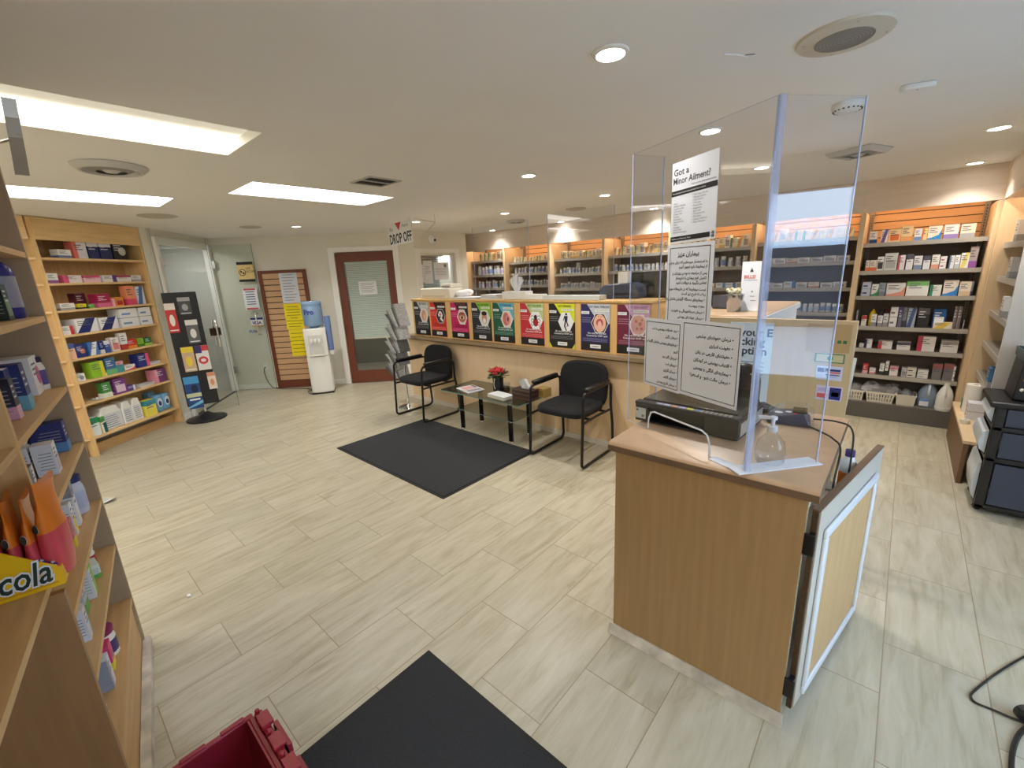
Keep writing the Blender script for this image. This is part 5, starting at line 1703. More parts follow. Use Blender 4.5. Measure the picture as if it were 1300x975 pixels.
# ------------------------------------------------------------------ newspaper rack
nr = thing('newspaper_rack', 'chrome stand of folded newspapers beside the office door and left chair', 'rack', (-4.565, 3.06, 0), math.radians(20))
MB(M_CHROME).lathe([(.13, .001), (.13, .012), (.03, .022), (.016, .04), (.016, .05)], 28).build('base', nr, smooth=40)
MB(M_CHROME).lathe([(.012, .04), (.012, 1.22)], 12).build('pole', nr)
for i in range(5):
    MB(M_CHROME).tube([(.0, 0, .52 + i * .155), (-.09, -.06, .50 + i * .155), (-.10, -.07, .56 + i * .155)], .005, 6).tube([(.0, 0, .52 + i * .155), (-.03, -.13, .50 + i * .155), (-.04, -.14, .56 + i * .155)], .005, 6).build('wire_pocket', nr)
NEWS = [mat('newsprint_%d' % k, srgb(v, v, v - 4), .8, noise=.3, nscale=30, stretch=(1, 1, 5)) for k, v in enumerate((198, 150, 110, 214))]
for i, w in enumerate(('bottom', 'second lowest', 'middle', 'second highest', 'top')):
    z = .40 + i * .16
    nw = MB(None)
    for j in range(7):
        # folded sheets fanned out of the pocket, each tier lower and farther out
        x0 = -.03 + .020 * i - .007 * j
        y0 = -.075 - .010 * j
        h = .27 - .018 * j + .02 * (j % 2)
        lean = -.03 - .006 * j
        m_ = NEWS[(i + j) % 4]
        nw.quad([(x0, y0, z), (x0 + .06, y0 + .13, z), (x0 + .06 + lean, y0 + .13 + lean, z + h), (x0 + lean, y0 + lean, z + h)], m_)
        nw.quad([(x0 + .006, y0, z), (x0 + .066, y0 + .13, z), (x0 + .06 + lean, y0 + .13 + lean, z + h), (x0 + lean, y0 + lean, z + h)], m_)
    tag(nw.build('newspaper', None, nr.location, nr.rotation_euler[2]), 'folded newspapers in the %s pocket of the chrome newspaper stand' % w, 'newspaper', 'newspapers on the chrome stand')

# ------------------------------------------------------------------ goods
def carton_mesh(w, d, h, c1, c2, style):
    """a printed carton, front towards local -y, standing on z=0"""
    A, B = paint(*c1), paint(*c2)
    lum = sum(c1) / 3
    ink = paint(96, 98, 110) if lum > 120 else paint(214, 214, 220)
    b = MB(A).box(-w / 2, w / 2, -d / 2, d / 2, 0, h)
    y = -d / 2 - .0004
    x0, x1 = -w / 2, w / 2
    e = .0004

    def band(z0, z1, m):
        b.box(x0 - e, x1 + e, -d / 2 - e, d / 2 + e, z0, z1, m)

    def fq(a, b_, c, d_, m, off=0.):
        b.quad([(x0 + w * a, y - off, h * c), (x0 + w * b_, y - off, h * c), (x0 + w * b_, y - off, h * d_), (x0 + w * a, y - off, h * d_)], m)
    if style == 'low':
        band(.0005, h * .32, B)
    elif style == 'top':
        band(h * .68, h - .0003, B)
    elif style == 'left':
        fq(0, .28, 0, 1, B)
        b.quad([(x0 - e, d / 2, 0), (x0 - e, -d / 2, 0), (x0 - e, -d / 2, h), (x0 - e, d / 2, h)], B)
    elif style == 'right':
        fq(.72, 1, 0, 1, B)
        b.quad([(x1 + e, -d / 2, 0), (x1 + e, d / 2, 0), (x1 + e, d / 2, h), (x1 + e, -d / 2, h)], B)
    elif style == 'swoosh':
        b.quad([(x0, y, 0), (x1, y, 0), (x1, y, h * .72), (x1 - w * .2, y, h * .34), (x0 + w * .3, y, h * .16), (x0, y, h * .12)], B)
    elif style == 'disc':
        b.disc((w * .14, y, h * .48), min(w, h) * .27, 'y', 16, B)
    elif style == 'diag':
        b.quad([(x0, y, 0), (x0 + w * .55, y, 0), (x0 + w * .95, y, h), (x0 + w * .5, y, h)], B)
    elif style == 'stack':
        b.box(x0 - e, x1 + e, -d / 2 - e, d / 2 + e, h * .49, h * .51, M_GROOVE)
        fq(.1, .6, .16, .26, B)
        fq(.1, .6, .66, .76, B)
    elif style == 'panel':
        fq(.12, .88, .12, .60, B)
    if style != 'stack':
        for i, (a, b_) in enumerate(((.1, .62), (.1, .48), (.1, .7))):
            fq(a, b_, .78 - i * .13, .83 - i * .13, ink, .0003)
    return b


def put(name, b, loc, rz, label, cat, group=None, bevel=0.):
    return tag(b.build(name, None, loc, rz, bevel=bevel), label, cat, group)


def spot(px, py, p0, n):
    return on_plane(px, py, p0, n)


# --- corner bookcase: (x0,x1,ytop, base, accent, style, what) by shelf, measured on the photo along the shelf front
FROWS = ['top', 'second', 'third', 'fourth', 'fifth', 'sixth', 'seventh', 'bottom']
FG = [
    [(75, 92, 317, (236, 236, 232), (120, 140, 180), 'low', 'low white carton'), (93, 110, 307.5, (226, 226, 232), (230, 120, 110), 'left', 'tall white carton with coral side'),
     (111, 124.5, 306, (34, 44, 100), (226, 226, 230), 'top', 'navy carton with white top, left of its pair'), (126, 141, 306.5, (34, 44, 100), (226, 226, 230), 'top', 'navy carton with white top, right of its pair'), (143, 160.5, 308, (26, 28, 40), (190, 190, 180), 'disc', 'black carton with grey badge')],
    [(61, 75, 347, (232, 230, 226), (150, 90, 150), 'low', 'white carton at the left end'), (82, 105.5, 349.5, (238, 226, 228), (222, 90, 130), 'left', 'pink and white long carton, left'),
     (108, 129, 350, (240, 200, 208), (222, 70, 120), 'top', 'pink carton with magenta top'), (132, 149, 349.5, (236, 234, 232), (90, 60, 140), 'right', 'white carton with purple corner'), (150, 168, 349.5, (236, 230, 230), (180, 60, 100), 'top', 'white carton with crimson top'), (169, 181, 349.5, (226, 224, 222), (160, 160, 170), 'low', 'small white carton at the right end')],
    [(78, 97, 385, (232, 228, 222), (160, 160, 160), 'low', 'white flat carton'), (101, 112, 385.5, (230, 220, 40), (40, 40, 50), 'low', 'yellow small carton'), (113, 122, 386, (110, 180, 70), (40, 90, 40), 'left', 'green small carton'),
     (124, 141, 373, (170, 30, 80), (220, 110, 150), 'low', 'magenta carton'), (142, 147.5, 379, (240, 190, 196), (220, 90, 120), 'left', 'narrow pink carton'), (148, 158, 377, (236, 150, 60), (190, 50, 50), 'panel', 'small orange and red carton'), (160, 171.5, 363, (240, 150, 110), (226, 80, 120), 'low', 'tall coral carton'), (173, 183, 363.5, (220, 224, 232), (80, 120, 180), 'diag', 'tall white and blue carton')],
    [(79, 95, 414, (236, 234, 232), (206, 50, 50), 'right', 'low white carton with red end'), (96, 125, 404, (238, 238, 240), (34, 46, 110), 'diag', 'large white carton with navy slash, left'), (127, 151, 402.5, (238, 238, 240), (34, 46, 110), 'diag', 'large white carton with navy slash, right'),
     (152.5, 175, 391.5, (236, 238, 240), (110, 150, 200), 'stack', 'left stack of white cartons'), (177, 192, 390, (236, 238, 240), (110, 150, 200), 'stack', 'right stack of white cartons')],
    [(86, 96, 436, (236, 190, 160), (70, 100, 170), 'top', 'peach carton at the left end'), (97, 110, 437, (36, 50, 120), (200, 120, 90), 'disc', 'navy carton with orange badge'), (113, 126, 434, (70, 120, 190), (230, 234, 240), 'diag', 'blue and white carton'), (127.5, 133, 433, (40, 60, 130), (220, 220, 230), 'low', 'narrow navy carton'), (134, 140.5, 432, (60, 90, 160), (226, 226, 236), 'top', 'narrow blue carton with white top'),
     (142, 152, 428, (236, 226, 222), (220, 130, 130), 'panel', 'white and pink carton'), (153, 162, 422.5, (232, 232, 230), (190, 60, 60), 'low', 'tall white carton with red foot'), (163, 175, 430.5, (216, 50, 40), (240, 140, 50), 'low', 'red and orange carton'), (176, 184, 429, (140, 196, 50), (70, 130, 40), 'low', 'lime green carton'), (185, 194, 428, (40, 110, 60), (160, 200, 80), 'low', 'dark green carton')],
    [(97, 110, 474, (236, 234, 230), (150, 150, 150), 'disc', 'small white carton, left'), (115, 133, 458.7, (146, 196, 50), (226, 216, 60), 'right', 'lime green carton with dark lid'), (134, 147.5, 454, (60, 110, 160), (110, 180, 120), 'low', 'blue and green tall carton'), (148.5, 158, 458, (70, 150, 160), (232, 160, 170), 'top', 'teal carton with pink top'),
     (160, 174, 462.5, (236, 232, 230), (216, 70, 80), 'swoosh', 'low white carton with red swoosh'), (175, 190, 448.6, (36, 50, 130), (226, 90, 130), 'right', 'navy carton with pink end')],
    [(130, 142, 485, (70, 140, 70), (230, 236, 220), 'low', 'green and white carton'), (144.5, 161, 480, (120, 60, 130), (226, 200, 220), 'panel', 'purple carton with pale panel'), (163, 174, 488.5, (90, 70, 150), (226, 226, 232), 'right', 'low violet carton'), (196.5, 212, 468, (120, 60, 120), (232, 150, 170), 'left', 'purple and pink carton at the right end')],
    [(112, 127, 530, (220, 234, 230), (30, 140, 90), 'top', 'white carton with green squares'), (128, 134.5, 528, (236, 230, 200), (70, 160, 80), 'top', 'narrow cream and green carton'), (185, 199, 507, (236, 222, 90), (60, 150, 160), 'top', 'yellow and teal carton')],
]
for r, (row, items) in enumerate(zip(FROWS, FG)):
    zs = FZ[r]
    p0 = FA - FN * .03
    for (x0, x1, yt, c1, c2, st, what) in items:
        ym = yt + 10
        a, b_ = spot(x0, ym, p0, FN), spot(x1, ym, p0, FN)
        u0, u1 = (a - FA).dot(FD), (b_ - FA).dot(FD)
        u0, u1 = max(u0, .026), min(u1, FL - .026)
        ztop = spot((x0 + x1) / 2, yt, p0, FN).z
        w, h = u1 - u0 - .002, max(ztop - zs, .03)
        h = min(h, .21)
        d = min(.16, max(.05, w * .7))
        c = FA + FD * ((u0 + u1) / 2) - FN * (.03 + d / 2)
        put('carton', carton_mesh(w, d, h, c1, c2, st), (c.x, c.y, zs + .0006), FRZ, '%s, %s shelf of corner bookcase' % (what, row), 'box', 'goods on the corner bookcase')


def on_fb(u, v, z):
    p = FA + FD * u - FN * v
    return (p.x, p.y, z)


# second rows and odd packs
put('carton', carton_mesh(.10, .08, .15, (110, 40, 60), (160, 60, 80), 'low'), on_fb(.42, .22, FZ[2] + .0006), FRZ, 'dark maroon carton at the back of the third shelf, corner bookcase', 'box')
for i, (u, lab) in enumerate(((.26, 'left blister pack lying on the seventh shelf of the corner bookcase'), (.36, 'right blister pack leaning on the seventh shelf of the corner bookcase'))):
    bp = MB(mat('foil', srgb(196, 198, 200), .3, .5)).box(-.08, .08, -.05, .05, 0, .006)
    for a in range(4):
        for b_ in range(2):
            bp.blob((-.055 + a * .037, -.022 + b_ * .044, .008), (.014, .014, .008), M_PLASTIC, 8, 4)
    put('blister_pack', bp, on_fb(u, .09, FZ[6] + .001 + i * .02), FRZ + .2 * i, lab, 'package')
for i, (u, z, r, lab) in enumerate(((.30, FZ[5], 5, 'flat white sachets on the sixth shelf of the corner bookcase, left'), (.90, FZ[5], 5, 'flat white sachets on the sixth shelf of the corner bookcase, right'), (.76, FZ[6], 6, 'pile of flat white packs on the seventh shelf of corner bookcase'))):
    fp = MB(M_PAPER)
    for k in range(3):
        fp.box(-.09 + .01 * k, .08 + .008 * k, -.05, .05, k * .010, k * .010 + .008, (M_PAPER, paint(226, 220, 214), paint(206, 214, 226))[k])
    put('flat_packs', fp, on_fb(u, .085, z + .001), FRZ + .06, lab, 'package')
tb_ = thing('bottle', 'teal mouthwash bottle on the bottom shelf of the corner bookcase', 'bottle', on_fb(.175, .06, FZ[7] + .001), FRZ)
MB(paint(30, 96, 100, .2)).lathe([(.032, 0), (.034, .01), (.034, .10), (.02, .125), (.016, .135)], 16).build('body', tb_, smooth=50)
MB(paint(20, 60, 70)).lathe([(.018, .135), (.018, .16), (0, .161)], 12).build('cap', tb_, smooth=50)
for i, u in enumerate((.285, .465, .58)):
    t = thing('jug', ('leftmost large white jug with printed label on the bottom shelf', 'middle of the white jugs on the corner bookcase bottom shelf', 'rightmost of the white jugs on the corner bookcase bottom shelf')[i], 'jug', on_fb(u, .13, FZ[7] + .001), FRZ, 'white jugs on the bottom shelf')
    wj, hj = (.118, .055, .055)[i], .25
    MB(M_PLASTIC).prism([(-wj, 0), (wj, 0), (wj, hj * .72), (wj * .8, hj * .82), (wj * .72, hj * .97), (wj * .5, hj), (-wj * .5, hj), (-wj * .72, hj * .97), (-wj * .8, hj * .82), (-wj, hj * .72)], -.075, .075, 'y').build('body', t, bevel=.012)
    lb = MB(paint(214, 218, 222)).box(-wj * .86, wj * .86, -.0765, -.0755, .015, hj * .68)
    for k in range(6):
        lb.box(-wj * .7, wj * (.6 - .1 * (k % 3)), -.0772, -.0765, .03 + k * .022, .036 + k * .022, M_GREYINK)
    lb.build('label', t)
for i, (u, v, z, lab) in enumerate(((.865, .10, 0, 'left front blue pack of paper rolls on the bottom shelf'), (.965, .10, 0, 'right front blue pack of paper rolls on the bottom shelf'), (.90, .204, 0, 'rear blue pack of paper rolls on the bottom shelf'))):
    t = thing('roll_pack', lab, 'package', on_fb(u, v, FZ[7] + .001), FRZ, 'blue paper roll packs')
    h = .235 if i == 2 else .20
    MB(paint(110, 166, 206, .3)).box(-.047, .047, -.05, .05, 0, h).build('wrap', t, bevel=.02)
    q = MB(paint(226, 234, 240))
    q.disc((0, -.0512, h * .55), .034, 'y', 18, None, .055).disc((0, -.0518, h * .5), .02, 'y', 14, paint(30, 60, 120), .03)
    q.build('print', t)

# --- near shelving: placed by the photo position of the foot of each item on its shelf
def near(px, py, z):
    p = on_z(px, py, z)
    return Vector((p.x, p.y, z + .0008))


def ncart(px, py, z, w, d, h, c1, c2, st, label, rz=0.):
    b = carton_mesh(w, d, h, c1, c2, st)
    # far side panels carry small print
    A = paint(150, 152, 164)
    for k in range(6):
        b.box(w / 2, w / 2 + .0004, -d * .38, d * .3 - d * .05 * (k % 3), h * (.2 + .1 * k), h * (.225 + .1 * k), A)
        b.box(-w / 2 - .0004, -w / 2, -d * .38, d * .3 - d * .05 * (k % 3), h * (.2 + .1 * k), h * (.225 + .1 * k), A)
    return put('carton', b, near(px, py, z), NRZ + rz, label, 'box', 'goods on the near shelving')


def nloc(x, y, z):
    """x metres along from the far end (negative towards the camera), y metres into the shelf"""
    p = NB + ND * x - NN * y
    return Vector((p.x, p.y, z + .0008))


def ncart2(x, y, z, w, d, h, c1, c2, st, label, rz=0.):
    b = carton_mesh(w, d, h, c1, c2, st)
    A = paint(150, 152, 164)
    for k in range(6):
        b.box(-w / 2 - .0004, -w / 2, -d * .38, d * .3 - d * .05 * (k % 3), h * (.2 + .1 * k), h * (.225 + .1 * k), A)
    p = nloc(x, y, z)
    return put('carton', b, p, NRZ + rz, label, 'box', 'goods on the near shelving')


def nbottle(x, y, z, r, h, body, cap, label, lc=None, neck=.6, capw=.8):
    t = thing('bottle', label, 'bottle', nloc(x, y, z), NRZ, 'bottles on the near shelving')
    MB(body).lathe([(r * .92, 0), (r, h * .04), (r, h * .66), (r * .9, h * .74), (r * neck, h * .82), (r * neck, h * .86)], 20).build('body', t, smooth=50)
    MB(cap).lathe([(r * capw, h * .84), (r * capw, h * .985), (r * capw * .9, h), (0, h)], 18).build('cap', t, smooth=40)
    if lc:
        MB(lc).lathe([(r * 1.004, h * .16), (r * 1.012, h * .165), (r * 1.012, h * .60), (r * 1.004, h * .605)], 20).build('label', t, smooth=40)
    return t


WH = (236, 237, 238)
ncart2(-.36, .06, 1.752, .09, .08, .14, (206, 150, 60), (236, 232, 226), 'left', 'amber carton with white end on the highest visible shelf of near shelving')
nbottle(-.13, .075, 1.524, .047, .235, mat('cobalt_plastic', srgb(30, 40, 130), .22), mat('pale_cap', srgb(206, 216, 226), .3), 'large cobalt blue bottle on the near shelving', paint(150, 150, 170), .5, .52)
ncart2(-.245, .075, 1.524, .07, .06, .115, (30, 62, 56), (120, 150, 130), 'panel', 'dark green carton beside the cobalt blue bottle')
ncart2(-.10, .125, 1.252, .125, .14, .135, WH, (216, 110, 160), 'disc', 'white carton with pink flower, largest on its near shelf')
nbottle(-.035, .062, 1.252, .022, .125, M_PLASTIC, paint(40, 36, 70), 'slim dark-capped white bottle in front of its twin, near shelving', paint(90, 80, 150), .7, .9)
nbottle(-.028, .125, 1.252, .022, .125, M_PLASTIC, paint(40, 36, 70), 'slim dark-capped white bottle behind its twin beside flower carton', paint(90, 80, 150), .7, .9)
ncart2(-.055, .21, 1.252, .05, .09, .155, WH, (90, 80, 150), 'top', 'tall white carton behind the flower carton, near shelving')
ncart2(-.40, .075, 1.252, .055, .08, .145, (40, 52, 110), (110, 170, 190), 'low', 'navy carton with teal foot on the shelf of the flower carton')
ncart2(-.47, .10, 1.252, .06, .09, .14, WH, (40, 52, 110), 'top', 'white carton with navy top behind the navy carton')
ncart2(-.535, .075, 1.252, .045, .07, .12, (44, 46, 66), (226, 170, 190), 'low', 'dark carton with pink foot at the near end of its shelf')
ncart2(-.095, .075, 1.021, .06, .09, .115, (46, 56, 120), (96, 150, 206), 'low', 'front navy carton with light blue foot, near shelving fourth level')
ncart2(-.105, .175, 1.021, .06, .09, .115, (46, 56, 120), (96, 150, 206), 'low', 'rear navy carton behind its twin, near shelving')
for x, y, lab in ((-.375, .050, 'right white barcode carton of the front pair on near shelving'), (-.378, .105, 'left white barcode carton of the front pair on near shelving'), (-.27, .13, 'white barcode carton behind the front pair on near shelving')):
    o_ = ncart2(x, y, 1.021, .055, .05, .105, (232, 233, 238), (200, 204, 214), 'panel', lab)
ncart2(-.545, .08, 1.021, .04, .05, .085, (150, 156, 164), (230, 230, 230), 'diag', 'small grey carton standing before the white barcode cartons')
nbottle(-.115, .06, .765, .036, .155, mat('pearl_bottle', srgb(206, 212, 230), .25), paint(34, 44, 110), 'pearl white bottle with navy cap on near shelving', paint(180, 190, 220), .8, .95)
nbottle(-.035, .11, .765, .026, .15, M_PLASTIC, M_PLASTIC, 'white capped bottle behind the navy-capped bottle', None, .6, .8)
ncart2(-.235, .065, .765, .045, .05, .17, (232, 234, 238), (150, 152, 160), 'top', 'tall white carton beside the navy-capped bottle')
ncart2(-.33, .065, .765, .04, .05, .125, (232, 234, 238), (236, 216, 60), 'panel', 'white carton with yellow square behind the orange bags')
ncart2(-.42, .06, .765, .04, .05, .10, (206, 110, 130), (236, 210, 60), 'low', 'rose carton with yellow foot tucked behind the last orange bag')
nbottle(-.175, .07, .55, .028, .092, M_PLASTIC, M_PLASTIC, 'white tub with red label on the lower near shelf', paint(190, 50, 70), .85, .95)
ncart2(-.25, .055, .55, .07, .045, .055, (226, 234, 226), (110, 180, 70), 'low', 'white and green carton lying in front of the white tub', .25)
ncart2(-.31, .10, .55, .05, .07, .13, (120, 184, 60), (226, 232, 226), 'top', 'green carton behind the lying carton, lower near shelf')
ncart2(-.40, .06, .55, .05, .06, .115, (150, 196, 90), (236, 236, 236), 'left', 'light green carton with white end, lower near shelf')
ncart2(-.49, .075, .55, .06, .06, .12, (190, 200, 206), (110, 170, 80), 'low', 'pale grey carton with green foot, lower near shelf')
ncart2(-.655, .055, .55, .045, .06, .11, (232, 232, 236), (170, 172, 180), 'right', 'white carton at the near end of the lower shelf, printed side')
ncart2(-.76, .06, .55, .05, .06, .06, (232, 234, 238), (120, 170, 130), 'left', 'low white carton closest to camera on the lower near shelf')
nbottle(-.375, .065, .28, .042, .115, M_PLASTIC, paint(140, 24, 90), 'white jar with plum lid on the lowest near shelf', paint(70, 50, 110), .92, 1.0)
ncart2(-.46, .06, .28, .05, .055, .105, (226, 70, 130), (236, 220, 60), 'low', 'pink carton with yellow foot beside the plum-lidded jar')
ncart2(-.555, .06, .28, .05, .06, .115, (222, 226, 234), (160, 164, 174), 'left', 'white printed carton on the lowest near shelf')
for x, y, h, lab in ((-.70, .06, .07, 'clear blister card, farther of two on the lowest near shelf'), (-.80, .05, .08, 'clear blister card, nearer of two on the lowest near shelf')):
    bp = MB(mat('cloudy_blister', srgb(206, 208, 210), .25)).box(-.035, .035, -.004, .004, 0, h)
    for k in range(4):
        bp.blob((-.018 + .036 * (k % 2), -.006, h * (.3 + .4 * (k // 2))), (.012, .008, .014), M_PLASTIC, 8, 4)
    put('blister_card', bp, nloc(x, y, .28), NRZ + .8, lab, 'package', 'goods on the near shelving')

# display carton of orange bags on the near bay's shelf
YC = mat('yellow_card', srgb(240, 190, 10), .5)
dc = thing('display_carton', 'yellow lettered display carton full of orange and red bags, left edge', 'display box', NB, NRZ)
BXN, BXF = -1.0, -.872                    # near and far faces, local x
Y0, Y1, ZB = -.030, .32, .921             # front lip, back, foot
poly = [(Y0, ZB), (Y1, ZB), (Y1, 1.14), (.15, 1.12), (.06, 1.05), (Y0, .966)]
MB(YC).prism(poly, BXN, BXN + .004, 'x').build('side_panel', dc)
MB(YC).prism(poly, BXF - .004, BXF, 'x').build('side_panel', dc)
MB(YC).box(BXN + .0042, BXF - .0042, Y0, Y0 + .004, ZB, .964).build('front_lip', dc)
MB(YC).box(BXN + .0042, BXF - .0042, Y1 - .004, Y1, ZB, 1.14).box(BXN + .0042, BXF - .0042, Y0 + .0042, Y1 - .0042, ZB, ZB + .004).build('back_panel', dc)
# script lettering with white outline, reading towards the front lip
dk = paint(24, 50, 44)
for (m_, w_, off) in ((M_PAPER, .0055, .0012), (dk, .0012, .0022)):
    text('lettering', 'Ricola', .082, m_, dc, (BXN - off, -.012, .940), rx=PI / 2, rz=-PI / 2, sx=.66, width=w_, align='RIGHT', shear=.28)
MB(paint(214, 160, 10)).box(BXN - .0008, BXN, Y0 + .01, Y1, ZB + .008, ZB + .013).build('printed_line', dc)


def sweet_bag(y, label, wid, lean, hgt, yaw=0.):
    t = thing('sweet_bag', label, 'bag', nloc(-.937, y, ZB + .006), NRZ + yaw, 'orange bags in the yellow display carton')
    m = MB(None)
    red, org = mat('rose_foil', srgb(206, 70, 84), .28), mat('orange_foil', srgb(222, 120, 34), .28)
    rings = [(.0, .86, .80, red), (.03, 1.0, 1.0, red), (.08, 1.0, 1.0, red), (.125, .98, .88, red), (.15, .96, .72, org), (.18, .92, .52, org), (.205, .90, .30, org), (.225, .94, .16, org), (.25, 1.0, .30, org)]
    n = 20
    for k, (z, a, b_, mm) in enumerate(rings):
        for i in range(n):
            an = 2 * PI * i / n
            ca, sa = math.cos(an), math.sin(an)
            rip = 1 + .09 * math.sin(3 * an + k * 1.7) + .05 * math.sin(7 * an + k)
            m.v.append((.046 * a * math.copysign(abs(ca) ** .6, ca), wid * b_ * sa * rip + lean * (z / .25) ** 2, z * hgt + .006 * math.sin(an * 2 + k * .9) * (k > 5)))
    for k in range(len(rings) - 1):
        for i in range(n):
            j = (i + 1) % n
            m.f.append((k * n + i, k * n + j, (k + 1) * n + j, (k + 1) * n + i))
            m.m.append(rings[k + 1][3])
    m.f.append(tuple(range(n)))
    m.m.append(red)
    m.f.append(tuple((len(rings) - 1) * n + i for i in range(n)))
    m.m.append(org)
    m.build('pouch', t, smooth=60)
    b = MB(M_PAPER)
    b  .disc((-.0470, lean * .4 + wid * .42, .142 * hgt), .0052, 'x', 16, M_PAPER, .0125).disc((-.0478, lean * .4 + wid * .42, .142 * hgt), .0048, 'x', 16, M_INK, .0118)
    b.build('printed_badge', t)
    fb_ = MB(None)
    for a_, z_ in ((.2, .03), (-.3, .045), (.5, .055)):
        for q in range(6):
            fb_.disc((-.0482 - .0004 * q, a_ * wid + .006 * math.cos(q), z_ + .006 * math.sin(q)), .004, 'x', 8, (paint(236, 226, 232), paint(110, 60, 120))[q % 2])
    fb_.build('printed_flowers', t)


sweet_bag(-.021, 'orange and rose foil bag nearest the front lip of the yellow carton', .022, -.016, .98, -.24)
sweet_bag(.014, 'orange and rose foil bag, second from the front of the yellow carton', .0145, -.012, .86)
sweet_bag(.041, 'orange and rose foil bag, third from the front of the yellow carton', .0135, -.008, .88)
sweet_bag(.068, 'orange and rose foil bag at the very left edge of the photo', .0135, -.004, .88)

